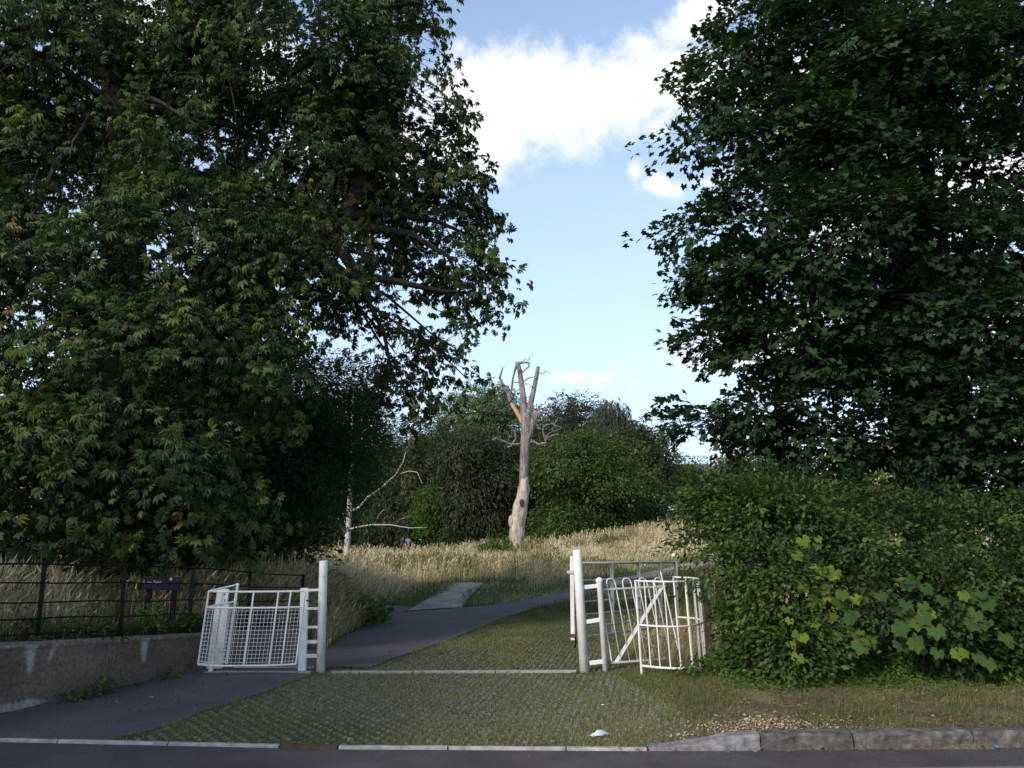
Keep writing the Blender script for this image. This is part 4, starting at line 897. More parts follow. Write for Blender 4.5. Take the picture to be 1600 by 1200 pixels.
bgtree('hornbeam', 590, 700, 850, 110, 84, L_DARK, 1100, 12, 'brown-tinged thin tree behind the birch branches', T=NEEDLE, leaf=.55, tint=(.8, .15, .14), trunk=.15)
bgtree('skyline_tree', 1085, 715, 800, 110, 100, L_MID, 700, 13, 'low green tree on the skyline above the distant parked cars', leaf=.4)
bgtree('poplar_tree', 1200, 700, 800, 180, 95, L_MID, 900, 14, 'green tree glimpsed far off under the maple crown', leaf=.45)
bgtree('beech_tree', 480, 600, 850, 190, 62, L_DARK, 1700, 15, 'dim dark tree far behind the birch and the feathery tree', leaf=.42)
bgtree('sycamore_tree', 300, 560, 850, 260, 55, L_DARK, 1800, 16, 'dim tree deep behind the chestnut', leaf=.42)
shrub('bramble_hedge', [LB(660, 838, 80, 60, 13, 2), LB(720, 836, 80, 60, 13, 2), LB(780, 838, 80, 50, 12, 2)], 500, 20, .8, QUADLEAF, L_BRIGHT, .28, 405, 'low bramble strip along the far edge of the meadow below the yews', 'hedge', tint=(.35, .2, .12), down=0)
shrub('dogwood_bush', [LB(782, 862, 49.5, 26, 15, .9), LB(770, 866, 49, 14, 10, .5), LB(796, 868, 49, 12, 9, .5)], 160, 22, .5, QUADLEAF, L_BRIGHT, .16, 406, 'small round green bush at the foot of the dead tree', 'bush', tint=(.5, .2, .12), down=0)
for i, (px, py, r_) in enumerate([(845, 893, 12), (868, 884, 9)]):
    g = G(px, py + 8); shrub('thistle_clump', [(g[0], g[1], Hs(*g) + .3, .35, .3, .45)], 30, 14, .3, NEEDLE, L_BRIGHT, .12, 410 + i, ['dark green thistle clump in the dry grass above the fork of the paths', 'small thistle clump higher up the grass bank near the white post'][i], 'plant', tint=(.2, .1, .1), down=.6)

# ------------------------------------------------------------------ birch
bi = empty('birch_tree', (*G(540, 893), Hs(*G(540, 893))), 'slender silver birch with a mottled white trunk and crooked bare limbs behind the white post', 'tree')
by = bi.location.y
def BP(px, py, dy=0): return P(px, py, by + dy)
mb = MB(); mb.tube([BP(540, 900), BP(541, 868), BP(544, 830), BP(546, 790), BP(548, 750), BP(550, 700), BP(550, 650), BP(553, 600), BP(556, 560)], [.15, .125, .11, .10, .085, .07, .05, .035, .02], 12); mb.build('trunk', M['birchbark'], bi, smooth=True)
for pts, r0 in (([(547, 800), (562, 792), (575, 776), (596, 762), (618, 742), (630, 722), (634, 706)], .06), ([(543, 828), (556, 824), (580, 820), (610, 820), (640, 825), (668, 824)], .045),
                ([(540, 868), (532, 866), (522, 870), (505, 868), (490, 858), (470, 844), (452, 838)], .05), ([(541, 836), (532, 822), (528, 808)], .04), ([(541, 838), (540, 820), (535, 800)], .03), ([(626, 740), (640, 736), (652, 738), (660, 756)], .03),
                ([(586, 818), (592, 804), (604, 792)], .02), ([(616, 822), (624, 812), (640, 806)], .018), ([(586, 660), (600, 650), (612, 640)], .02), ([(550, 780), (542, 770), (538, 752)], .035)):
    mb = MB(); n = len(pts); mb.tube([BP(p[0], p[1], -.3 * i) for i, p in enumerate(pts)], [r0 * .75 * (1 - .7 * i / (n - 1)) for i in range(n)], 7); mb.build('branch', M['birchbark'], bi, smooth=True)
rg_ = np.random.default_rng(9)
pos, fwd, nrm, tn = crown([LB(600, 680, by, 45, 45, 1.2), LB(625, 740, by, 40, 35, 1), LB(580, 800, by, 40, 20, 1), LB(640, 800, by, 30, 16, .8), LB(545, 620, by, 50, 50, 1.2)], 200, 14, .9, NEEDLE, rg_, down=-.9, droop=.6, inner=.2, lat=.2, tint=(.6, .2, .15))
V, F, T = place(*NEEDLE, pos, fwd, nrm, .10 + .12 * rg_.random(len(pos)), tn); o = fast_mesh('foliage', V, F, L_DARK, bi, {'tint': ('FLOAT', T)}); o['kind'] = 'stuff'

# ------------------------------------------------------------------ dead tree
gy0 = 50.0
dt = empty('dead_tree', (PX(806, gy0, .7), gy0, .7), 'tall bleached dead tree with lopped limbs standing in the dry meadow', 'tree')
def D(px, py, dy=0): return P(px, py, gy0 + dy)
def wobble(pts, rad, seg, amt, seed, name, mat, smooth=True):
    mb = MB(); P_ = [Vector(p) for p in pts]; n = 4; Q = []; R_ = []
    for i in range(len(P_) - 1):
        for k in range(n): t = k / n; Q.append(P_[i].lerp(P_[i + 1], t)); R_.append(rad[i] * (1 - t) + rad[i + 1] * t)
    Q.append(P_[-1]); R_.append(rad[-1]); mb.tube(Q, R_, seg)
    for i, v in enumerate(mb.v):
        a = i % seg; r_ = i // seg; f = (vnoise(a * .9 + seed, r_ * .6, seed) - .5) * amt; c = Q[min(r_, len(Q) - 1)]
        mb.v[i] = tuple(Vector(v) + (Vector(v) - c) * f)
    return mb.build(name, mat, dt, smooth=smooth)
px2m = 50 / FPX
wobble([D(806, 874), D(805, 860), D(807, 835), D(812, 800), D(817, 770), D(819, 750), D(820, 745)], [.42, .38, .44, .43, .36, .27, .22], 16, .35, 3, 'bare_lower_trunk', M['barewood'])
wobble([D(817, 770, .03), D(818, 740), D(820, 700), D(822, 665), D(824, 645)], [.22, .25, .26, .34, .38], 16, .25, 4, 'trunk', M['deadwood'])
wobble([D(820, 662), D(818, 630), D(815, 600), D(812, 580), D(808, 566)], [.26, .20, .165, .145, .14], 10, .25, 5, 'lopped_limb', M['deadwood'])
wobble([D(824, 655), D(829, 630), D(835, 605), D(841, 573)], [.26, .185, .155, .115], 10, .25, 6, 'lopped_limb', M['deadwood'])
wobble([D(822, 690), D(830, 665), D(838, 648), D(845, 646)], [.22, .26, .26, .20], 10, .3, 7, 'lopped_limb', M['deadwood'])
wobble([D(817, 662), D(811, 650), D(802, 635), D(798, 628)], [.13, .13, .11, .08], 9, .25, 8, 'torn_limb', M['orangewood'])
for pts, r0, r1_ in [([(798, 628), (794, 615), (786, 603), (781, 590), (784, 580), (785, 576)], .10, .03), ([(796, 622), (797, 612), (792, 604), (787, 601), (777, 601)], .07, .03), ([(797, 620), (800, 605), (802, 590), (805, 578), (807, 570)], .05, .05),
        ([(811, 568), (820, 566), (827, 567), (826, 573), (816, 582)], .06, .03), ([(813, 566), (822, 561), (825, 564)], .02, .01), ([(816, 598), (804, 598)], .03, .015), ([(817, 597), (825, 591), (834, 589), (838, 584)], .035, .015), ([(819, 600), (826, 600), (832, 604)], .025, .01),
        ([(842, 582), (849, 584), (854, 580)], .02, .008), ([(818, 693), (806, 694), (793, 693), (790, 690), (783, 688), (775, 684), (770, 688)], .07, .02), ([(800, 694), (806, 686), (805, 676), (806, 670), (800, 668)], .05, .015), ([(793, 693), (794, 699), (800, 696)], .04, .02),
        ([(824, 691), (834, 690), (841, 694), (853, 692), (851, 684), (848, 673), (850, 665), (862, 662), (868, 660)], .06, .015), ([(852, 688), (858, 682), (870, 678), (874, 680)], .04, .012), ([(851, 686), (857, 678), (864, 674), (872, 672)], .03, .01), ([(848, 672), (844, 668), (838, 664)], .03, .015),
        ([(843, 646), (850, 642), (855, 636), (860, 632)], .05, .02), ([(842, 655), (846, 648), (854, 638)], .04, .02), ([(836, 650), (828, 645), (824, 636)], .06, .03), ([(862, 662), (870, 665), (878, 668)], .02, .008), ([(868, 660), (872, 652), (880, 655)], .015, .006)]:
    n = len(pts); wobble([D(p[0], p[1], -.12 * i) for i, p in enumerate(pts)], [(r0 + (r1_ - r0) * i / (n - 1)) * 1.25 for i in range(n)], 7, .5, 9 + int(pts[0][0]) % 7, 'branch', M['deadwood'])
mb = MB(); rr = random.Random(77)
for (px, py) in [(785, 576), (777, 601), (770, 688), (775, 684), (800, 668), (868, 660), (874, 680), (872, 672), (838, 664), (860, 632), (854, 638), (838, 584), (832, 604), (854, 580), (825, 564), (816, 582), (793, 697), (851, 684), (862, 662), (804, 598)] * 2:
    b_ = D(px, py, rr.uniform(-.3, 0)); v = Vector((rr.uniform(-1, 1) + (.5 if px > 820 else -.5), rr.uniform(-.6, .6), rr.uniform(-.5, 1))); v = v.normalized() * rr.uniform(.3, .8)
    k = Vector((rr.uniform(-.15, .15), 0, rr.uniform(-.15, .15))); mb.tube([b_, b_ + v * .5 + k, b_ + v], [.018, .012, .005], 4)
o = mb.build('twigs', M['deadwood'], dt); o['kind'] = 'stuff'
MB().ball(D(815.5, 786, -.40), .16, 12, 7, (.9, .35, 1.5)).build('knot_hole', M['bark'], dt, smooth=True)
MB().ball(D(824, 764, -.1), .2, 10, 7, (.8, .8, 1.6)).build('burr', M['deadwood'], dt, smooth=True)
MB().ball(D(799, 815, -.1), .22, 10, 7, (.8, .9, 1.8)).build('burr', M['barewood'], dt, smooth=True)

# ------------------------------------------------------------------ grass
def blades(name, x, y, h, w, tn, mat, label, cat, seedv, bend=.35, heads=0, parent=None, z0=None):
    rg_ = np.random.default_rng(seedv); n = len(x); z = H(x, y) if z0 is None else z0; ang = rg_.uniform(0, 2 * np.pi, n)
    dx, dy = np.cos(ang), np.sin(ang); lean = rg_.normal(bend, .25, n) * h; la = rg_.normal(.4, 1.2, n); lx, ly = np.cos(la), np.sin(la)
    b0 = np.c_[x - dx * w / 2, y - dy * w / 2, z - .01]; b1 = np.c_[x + dx * w / 2, y + dy * w / 2, z - .01]
    m0 = np.c_[x + lx * lean * .3 - dx * w * .4, y + ly * lean * .3 - dy * w * .4, z + h * .55]; m1 = m0 + np.c_[dx * w * .8, dy * w * .8, 0 * w]
    tpp = np.c_[x + lx * lean, y + ly * lean, z + h * (.97 - .1 * np.abs(lean / h))]
    V = np.stack([b0, b1, m1, m0, tpp], 1); k = 5; F = [[0, 1, 2], [0, 2, 3], [3, 2, 4]]
    if heads:
        hw = w * heads; q0 = m0 * .25 + tpp * .75; q0 = q0 - np.c_[dx * hw / 2, dy * hw / 2, 0 * w]; q1 = q0 + np.c_[dx * hw, dy * hw, 0 * w]; q2 = tpp + np.c_[lx * lean * .15, ly * lean * .15, h * .05]
        V = np.concatenate([V, np.stack([q0, q1, q2], 1)], 1); k = 8; F += [[5, 6, 7]]
    F = np.array(F)[None] + (np.arange(n) * k)[:, None, None]
    o = fast_mesh(name, V.reshape(-1, 3), F.reshape(-1, 3), mat, parent, {'tint': ('FLOAT', np.repeat(np.clip(tn, 0, 1), k))}); setp(o, label, cat, None, 'stuff'); return o
rg4 = np.random.default_rng(55)
# short grass on the drive
n = 280000; y = 6.9 + (rg4.random(n) ** 1.25) * 14.5; x = rg4.uniform(-5, 4.5, n)
d = pathd(x, y); ok = lawn_zone(x, y) & (d > -.03 + .06 * vnoise(x * 9, y * 9, 2)) & ~((np.abs(y - 10.66) < .07) & (x < .72)); x, y, d = x[ok], y[ok], d[ok]
pn = fbm(x * 1.3, y * 1.3, 33); px_, py_ = x, y
# honeycomb of concrete studs with turf between
PITCHX = .10
def grid_uv(x, y):
    c_, s_ = math.cos(.62), math.sin(.62); return (x * c_ + y * s_) / PITCHX, (-x * s_ + y * c_) / PITCHX
u_, v_ = grid_uv(x, y); near = np.hypot(u_ - np.round(u_), v_ - np.round(v_)) < .22
keep = ~near | (rg4.random(len(x)) < np.clip((pn - .33) * 2.4, .18, .92)); x, y, pn, d = x[keep], y[keep], pn[keep], d[keep]
edge = sm((.25 - d) / .25)
h = (.020 + .021 * rg4.random(len(x)) + .03 * edge * rg4.random(len(x)) + .02 * sm((y - 12) / 3)) * (.7 + .6 * pn)
blades('drive_grass', x, y, h, np.full(len(x), .005) * (1 + .07 * np.clip(y - 8, 0, 12)), rg4.normal(.50, .17, len(x)) + (pn - .5) * .7, L_GRASS, 'short worn green grass growing through the grid paving of the drive', 'grass', 1, .5)
uu, vv = np.meshgrid(np.arange(-90, 380), np.arange(-90, 380)); uu = uu.ravel().astype(float); vv = vv.ravel().astype(float)
c_, s_ = math.cos(.62), math.sin(.62); uu -= 150; vv -= 60
sxx = (uu * c_ - vv * s_) * PITCHX; syy = (uu * s_ + vv * c_) * PITCHX
ok = (sxx > -5.2) & (sxx < 3.5) & (syy > 6.7) & (syy < 19); sxx, syy = sxx[ok], syy[ok]
ok = lawn_zone(sxx, syy) & (pathd(sxx, syy) > .07) & ~((np.abs(syy - 10.66) < .1)) & (syy > kerb_y(sxx) + .1); sxx, syy = sxx[ok], syy[ok]
pn = fbm(sxx * 1.3, syy * 1.3, 33); ok = rg4.random(len(sxx)) > np.clip((pn - .62) * 5, 0, .8); sxx, syy = sxx[ok], syy[ok]
ns = len(sxx); oc = np.array([[math.cos(a), math.sin(a)] for a in np.arange(6) * math.pi / 3 + .2])
top = np.c_[oc * .021, np.full(6, .0135)]; bot = np.c_[oc * .034, np.full(6, -.012)]; Tv = np.r_[top, bot]
Tf = [[0, i, i + 1] for i in range(1, 5)]
for i in range(6): j = (i + 1) % 6; Tf += [[i, i + 6, j + 6], [i, j + 6, j]]
rz = rg4.uniform(.8, 1.15, ns); zt = H(sxx, syy) + rg4.normal(0, .003, ns)
V = Tv[None] * rz[:, None, None] + np.c_[sxx, syy, zt][:, None, :]
o = fast_mesh('paving_grid', V.reshape(-1, 3), (np.array(Tf)[None] + (np.arange(ns) * 12)[:, None, None]).reshape(-1, 3), M['stud']); setp(o, 'rows of small grey concrete studs of the grass paving across the entrance', 'paving', kind='stuff')
# verge grass on the right
n = 150000; x = rg4.uniform(1.0, 7.2, n); y = rg4.uniform(6.98, 13, n); pn = fbm(x * 1.6, y * 1.6, 44); pn2 = fbm(x * 5, y * 5, 45)
chipd = np.hypot((x - 2.05) / .5, (y - 7.35) / .35)
ok = (~lawn_zone(x, y)) & (pn * .55 + .75 * pn2 + .22 * sm((2.2 - x) / .8) > .48 + .42 * rg4.random(n) ** .8) & (chipd > .9) & (y > kerb_y(x) + .14); x, y, pn = x[ok], y[ok], pn[ok]
blades('verge_grass', x, y, (.02 + .06 * rg4.random(len(x)) ** 1.6) * (.5 + 1.0 * pn), np.full(len(x), .0042), rg4.normal(.42, .22, len(x)), L_GRASS, 'patchy green and dry grass on the bare verge below the bushes', 'grass', 2, .5)
# tall dry grass on the left bank behind the railing
n = 34000; y = 7.2 + rg4.random(n) ** 1.1 * 13; x = xl(y) - .12 - rg4.random(n) ** 1.2 * 6.5; pn = fbm(x * .8, y * .8, 70)
ok = (pathd(x, y) > .1) & ~((x > -5.1) & (y > 9.75) & (y < 10.85) & (rg4.random(n) < .8)); x, y, pn = x[ok], y[ok], pn[ok]; lowd = sm((xl(y) - x) / .9)
h = (.16 + .78 * rg4.random(len(x)) ** .7 * lowd) * (.55 + .7 * pn)
gr = rg4.normal(.5, .2, len(x)) - .35 * (pn < .45) - .25 * (h < .3)
blades('bank_grass', x, y, h, np.full(len(x), .0075), gr, L_STRAW, 'tall dry brown grass with seed heads on the bank behind the black railing', 'grass', 3, .22, 3.0)
n = 30000; y = 7.2 + rg4.random(n) * 12; x = xl(y) - .10 - rg4.random(n) ** 1.6 * 3; ok = pathd(x, y) > .02; x, y = x[ok], y[ok]
blades('bank_undergrowth', x, y, .08 + .22 * rg4.random(len(x)) * sm((xl(y) - x + .3) / .8), np.full(len(x), .012), rg4.normal(.15, .18, len(x)), L_GRASS, 'green weeds and short grass under the lowest fence rails', 'grass', 4, .6)
# clump right behind the left gate post
n = 16000; y = 11.6 + rg4.random(n) * 9; x = xl(y) + .55 - rg4.random(n) ** 1.0 * 2.6; ok = pathd(x, y) > .05; x, y = x[ok], y[ok]
blades('tall_grass_clump', x, y, (.3 + .7 * rg4.random(len(x))) * np.clip(.40 + (xl(y) - x) * .4 + .2, .3, .85), np.full(len(x), .009), rg4.normal(.42, .22, len(x)), L_STRAW, 'thick brown grass leaning over the path edge beside the round white post', 'grass', 5, .35, 3.2)
# meadow
n = 190000; y = 19 * (88 / 19) ** (rg4.random(n) ** .9); x = rg4.uniform(-.62, .42, n) * y; d = pathd(x, y); pn = fbm(x * .3, y * .3, 80); pf = fbm(x * 1.1, y * 1.1, 83)
ok = (d > .25 + .9 * pn) & ((x < xl(y) + 1) | (y > 21)) ; x, y, d, pn, pf = x[ok], y[ok], d[ok], pn[ok], pf[ok]
h = (.18 + .42 * rg4.random(len(x)) ** 1.5) * (.4 + 1.15 * pf) * (.45 + 1.1 * sm((fbm(x * .12 + 9, y * .16, 91) - .3) * 2.4)) * sm((d - .2) / 3.2 + .12) * (1 - .7 * sm(1.5 - np.hypot((x + 8.3) / 3.2, (y - 66) / 9)))
gr = rg4.normal(.60, .18, len(x)) - .55 * sm((pn - .50) * 6) - .25 * sm((fbm(x * .5, y * .2, 93) - .5) * 5) - .3 * sm((1.6 - d) / 1.4)
blades('meadow_grass', x, y, h, .010 + .00055 * y, gr, L_STRAW, 'pale straw-coloured long grass covering the open meadow round the dead tree', 'grass', 6, .25, 2.0)
n = 90000; y = 15 * (60 / 15) ** rg4.random(n); x = rg4.uniform(-.35, .42, n) * y; d = pathd(x, y); ok = (d > -.05 - .22 * vnoise(x * 1.3, y * 1.3, 8) * (y > 22)) & (d < 3.5 + 3 * vnoise(x * .5, y * .5, 4)) & (rg4.random(n) < .9) & ((~lawn_zone(x, y)) | (y > 19)) & (x > xl(y) - 2); x, y, d = x[ok], y[ok], d[ok]
blades('path_verge_grass', x, y, .05 + .10 * rg4.random(len(x)) * (1 + d * .5), .008 + .0004 * y, rg4.normal(.42, .2, len(x)), L_GRASS, 'shorter green grass along both edges of the park paths', 'grass', 7, .4)
n = 9000; y = 10.9 + rg4.random(n) * 4.5; x = PX(955, 11) + rg4.random(n) * 3.2 + (y - 11) * .10; ok = (~lawn_zone(x, y)); x, y = x[ok], y[ok]
blades('gate_side_grass', x, y, .08 + .24 * rg4.random(len(x)) ** 1.5, np.full(len(x), .006), rg4.normal(.35, .22, len(x)), L_STRAW, 'scruffy dry grass and stalks behind the hooped gate', 'grass', 8, .35, 2.0)

# ------------------------------------------------------------------ ground litter
def scatter(name, x, y, T, size, tn, mat, label, cat, lift=.008, seedv=1, flat=.35):
    rg_ = np.random.default_rng(seedv); n = len(x); pos = np.c_[x, y, H(x, y) + lift + .01 * rg_.random(n)]; a = rg_.uniform(0, 6.28, n)
    V, F, TT = place(*T, pos, np.c_[np.cos(a), np.sin(a), rg_.normal(0, flat * .5, n)], np.c_[rg_.normal(0, flat, n), rg_.normal(0, flat, n), np.ones(n)], size, tn)
    setp(fast_mesh(name, V, F, mat, attrs={'tint': ('FLOAT', TT)}), label, cat, kind='stuff')
n = 6500; x = rg4.uniform(1.1, 7, n); y = rg4.uniform(7.0, 10.8, n); ok = (~lawn_zone(x, y)) & (y > kerb_y(x) + .12) & (fbm(x * 2, y * 2, 5) > .36)
scatter('fallen_leaves', x[ok], y[ok], QUADLEAF, rg4.uniform(.012, .05, ok.sum()) ** 1.0, rg4.random(ok.sum()), L_DEAD, 'brown fallen leaves scattered over the bare verge', 'fallen leaves', seedv=2)
n = 900; x = rg4.uniform(-4.5, 1.6, n); y = rg4.uniform(6.95, 14, n); ok = lawn_zone(x, y)
scatter('drive_litter', x[ok], y[ok], QUADLEAF, rg4.uniform(.015, .045, ok.sum()), rg4.random(ok.sum()), L_DEAD, 'few dry leaf bits lying on the grassy drive', 'fallen leaves', .03, seedv=3)
n = 1700; x = rg4.normal(2.05, .33, n); y = 7.1 + np.abs(rg4.normal(.12, .24, n)); ok = y > kerb_y(x) + .13
scatter('wood_chips', x[ok], y[ok], QUADLEAF, rg4.uniform(.012, .035, ok.sum()), rg4.random(ok.sum()), M['chips'], 'pale wood chips spilled in a heap behind the kerb', 'wood chips', .012, seedv=4, flat=.6)
n = 260; x = rg4.uniform(-5, 5.5, n); y = kerb_y(x) - rg4.random(n) * .12
mk_ = x > .8; x, y = x[mk_], y[mk_]
pos = np.c_[x, y, .012 + .01 * rg4.random(len(x))]; a = rg4.uniform(0, 6.28, len(x))
V, F, TT = place(*QUADLEAF, pos, np.c_[np.cos(a), np.sin(a), 0 * a], np.c_[rg4.normal(0, .3, (len(x), 2)), np.ones(len(x))], rg4.uniform(.012, .04, len(x)), rg4.random(len(x)))
setp(fast_mesh('gutter_litter', V, F, L_DEAD, attrs={'tint': ('FLOAT', TT)}), 'thin line of leaf scraps in the gutter under the raised kerb', 'fallen leaves', kind='stuff')

g = G(937, 1153); zz0 = Hs(*g)
mb = MB(); nx, ny = 9, 7; vs = []
for j in range(ny):
    for i in range(nx):
        u_ = i / (nx - 1) - .5; v_ = j / (ny - 1) - .5; r_ = 1 - (2 * abs(u_)) ** 2 * .4; z = .055 * (1 - (2 * u_) ** 2) * (1 - (2 * v_) ** 2) + .022 * vnoise(i * .9, j * .9, 6) 
        vs.append((g[0] + u_ * .13 + v_ * .06, g[1] + v_ * .10 * r_ + u_ * .04, zz0 + .012 + z * .8))
mb.add(vs, [(j * nx + i, j * nx + i + 1, (j + 1) * nx + i + 1, (j + 1) * nx + i) for j in range(ny - 1) for i in range(nx - 1)])
setp(mb.build('plastic_bag', M['bag'], smooth=False), 'crumpled pale blue plastic bag on the grass just behind the flush edging', 'litter')
def scrap(px, py, s_, mat, name, label, cat='litter', zz=None):
    g = G(px, py); z = (Hs(*g) if zz is None else zz) + .022; q = random.Random(px); mb = MB()
    vs = [(g[0] + math.cos(a) * s_ * q.uniform(.6, 1.1), g[1] + math.sin(a) * s_ * q.uniform(.5, 1), z + q.uniform(0, s_ * .5)) for a in np.arange(7) * .9] + [(g[0], g[1], z + s_ * .45)]
    mb.add(vs, [(i, (i + 1) % 7, 7) for i in range(7)]); setp(mb.build(name, mat), label, cat)
scrap(942, 1106, .022, M['paper'], 'paper_scrap', 'small white paper scrap on the grass above the plastic bag')
scrap(236, 1094, .022, M['paper'], 'paper_scrap', 'small pale scrap on the dark footpath near the low wall', zz=0)
scrap(355, 1058, .03, L_DEAD, 'dead_leaf', 'curled tan leaf on the footpath just in front of the kissing gate', 'leaf', zz=0)
scrap(1388, 1166, .035, L_BRIGHT, 'green_leaf', 'single green leaf lying in the gutter against the raised kerb', 'leaf', zz=-.01)
g = G(1547, 1163); mb = MB(); mb.tube([(g[0], 6.9, .012), (g[0], 6.9, .026)], .018, 12); setp(mb.build('bottle_cap', M['cap']), 'bright blue plastic bottle cap in the gutter by the raised kerb', 'bottle cap')

# weeds along the wall foot
for i, (px, py, s_, n) in enumerate([(170, 1085, .24, 60), (205, 1090, .16, 40), (100, 1098, .12, 30), (240, 1062, .15, 30)]):
    g = G(px, py); g = (float(wallx(g[1])) + .08, g[1]); lab = ['leafy green weed clump at the foot of the low wall, the largest there', 'low weed tuft spreading on the footpath beside the largest clump', 'small weed tuft below the left pale streak of the wall', 'thin weed tuft at the wall foot near the kissing gate'][i]
    e = empty('weed', (g[0], g[1], 0), lab, 'weed', 'weeds along the wall foot'); rg_ = np.random.default_rng(500 + i)
    pos = np.c_[g[0] + np.abs(rg_.normal(0, .5, n)) * s_ + .01, g[1] + rg_.normal(0, .8, n) * s_, np.abs(rg_.normal(0, .35, n)) * s_ + .01]
    V, F, T = place(*QUADLEAF, pos, rg_.normal(size=(n, 3)) * [1, 1, .4] + [.3, 0, .2], rg_.normal(0, .4, (n, 3)) + [0, 0, 1], .05 + .05 * rg_.random(n), rg_.normal(.6, .15, n)); fast_mesh('foliage', V, F, L_BUSH, e, {'tint': ('FLOAT', T)})
    mb = MB()
    for k in range(3): mb.tube([(g[0] + .02, g[1] + .03 * k, 0), (g[0] + .06, g[1] + .05 * k, s_ * 1.0), (g[0] + .05, g[1] + .09 * k, s_ * (1.6 if i == 0 else .9))], .003, 4)
    mb.build('stems', L_DEAD if i == 0 else M['bark'], e)

# leafy plants on top of the wall by the sign, and by the path
def plant(px, py, Y, r_, hh, n, seed, label, mat=L_BRIGHT, leaf=.09):
    while P(px, py, Y).x > float(wallx(Y)) - .2: Y += .05
    p = P(px, py, Y); z = Hs(p.x, Y); shrub('leafy_plant', [(p.x, Y, max(z + .1, p.z), r_, r_ * .6, hh)], n, 9, .12, QUADLEAF, mat, leaf * .75, seed, label, 'plant', None, 1, down=.3, jitter=.8, flat=.3)
plant(234, 968, 9.7, .10, .16, 18, 601, 'yellow-green leafy plant climbing at the left leg of the park sign')
plant(140, 992, 9.0, .30, .05, 20, 602, 'low dark leafy patch on the wall top between the first fence posts', L_BUSH)
plant(290, 975, 10.2, .3, .10, 34, 603, 'dark green nettles on the wall top between the sign and the kissing gate', L_BUSH)
plant(30, 996, 8.4, .25, .05, 14, 604, 'sparse green weeds on the wall top at the street end', L_BUSH)
g = G(575, 978); shrub('dock_plant', [(g[0] - .15, g[1], .22, .45, .5, .28)], 60, 12, .2, QUADLEAF, L_BRIGHT, .12, 605, 'broad-leaved green dock at the path edge beside the brown grass', 'plant', None, 1, down=.3, jitter=.8, flat=.3)
g = G(1097, 1058); shrub('ground_elder', [(g[0] - .05, g[1] + .1, .20, .16, .12, .09)], 20, 12, .12, QUADLEAF, L_BUSH, .06, 606, 'small leafy weed under the bottom rail of the curved white enclosure', 'plant', None, 1, down=.3, jitter=.8, flat=.3)

# ------------------------------------------------------------------ people and pushchair
def person(x, y, label, h, shirt, legs, hair, rz, lean=0.0, arm_fwd=.25, shorts=True):
    z = Hs(x, y); e = empty('person', (x, y, z), label, 'person')
    s_ = h / 1.75; pts = []; ed = []; rad = []
    def a(p, r, par=None):
        pts.append(p); rad.append(r * s_)
        if par is not None: ed.append((par, len(pts) - 1))
        return len(pts) - 1
    lx = lambda zz: -lean * max(0, zz - .95)
    hip = a((0, 0, .95), .13); w_ = a((0, lx(1.1), 1.1), .125, hip); c_ = a((0, lx(1.3), 1.32), .15, w_); nk = a((0, lx(1.5), 1.47), .06, c_); hd = a((0, lx(1.6) - .01, 1.60), .085, nk); a((0, lx(1.7) - .01, 1.69), .075, hd)
    for sx_ in (-1, 1):
        t = a((.10 * sx_, 0, .88), .09, hip); kn = a((.11 * sx_, -.06 * (sx_ > 0), .50), .06, t); an = a((.11 * sx_, .10 * sx_, .09), .038, kn); a((.11 * sx_, .10 * sx_ - .14, .04), .036, an)
        sh = a((.19 * sx_, lx(1.4), 1.41), .055, c_); el = a((.25 * sx_, lx(1.15) - .04, 1.13), .042, sh); wr = a((.21 * sx_, lx(1.0) - arm_fwd, 1.0), .030, el); a((.20 * sx_, lx(.98) - arm_fwd - .08, .97), .032, wr)
    me = bpy.data.meshes.new('body'); me.from_pydata([tuple(c * s_ for c in p) for p in pts], ed, []); o = bpy.data.objects.new('body', me); COL.objects.link(o)
    mod = o.modifiers.new('skin', 'SKIN'); sv = me.skin_vertices[0].data
    for i, r_ in enumerate(rad): sv[i].radius = (r_, r_ * .8)
    sv[0].use_root = True
    o.modifiers.new('sub', 'SUBSURF').levels = 1; o.modifiers['sub'].render_levels = 1
    bpy.context.view_layer.update(); me2 = bpy.data.meshes.new_from_object(o.evaluated_get(bpy.context.evaluated_depsgraph_get())); bpy.data.objects.remove(o)
    body = bpy.data.objects.new('body', me2); COL.objects.link(body); me2.materials.clear()
    for m_ in (M['skin'], shirt, legs, M['rubber']): me2.materials.append(m_)
    for f in me2.polygons:
        c = f.center / s_; f.use_smooth = True
        f.material_index = 3 if c.z < .085 else (2 if (c.z < .96 and abs(c.x) < .19 and (c.z > .48 or not shorts)) else (1 if (.94 < c.z < 1.47 and (abs(c.x) < .2 or c.z > 1.2)) else 0))
    body.parent = e
    hm = MB().ball((0, (lx(1.62) + .015) * s_, 1.645 * s_), .108 * s_, 12, 8, (.92, 1, 1)).build('hair', hair, None, True); hm.parent = e
    e.rotation_euler = (0, 0, rz); return e
pY = 74
person(PX(637.5, pY, 1), pY, 'person in a white T-shirt and dark shorts walking away at the meadow edge', 1.74, M['tshirt'], M['navy'], M['hair'], math.pi + .2)
person(PX(626, pY - .3, 1), pY - .3, 'person in a blue-grey top and dark trousers stooping beside the red pushchair', 1.55, M['greycloth'], M['navy'], M['paper'], math.pi - .9, lean=.35, shorts=False)
px0 = PX(631.5, pY - .8, 1); pc = empty('pushchair', (px0, pY - .8, Hs(px0, pY - .8)), 'small red pushchair with dark wheels between the two walkers', 'pushchair')
z0 = pc.location.z; B = Vector((px0, pY - .8, z0))
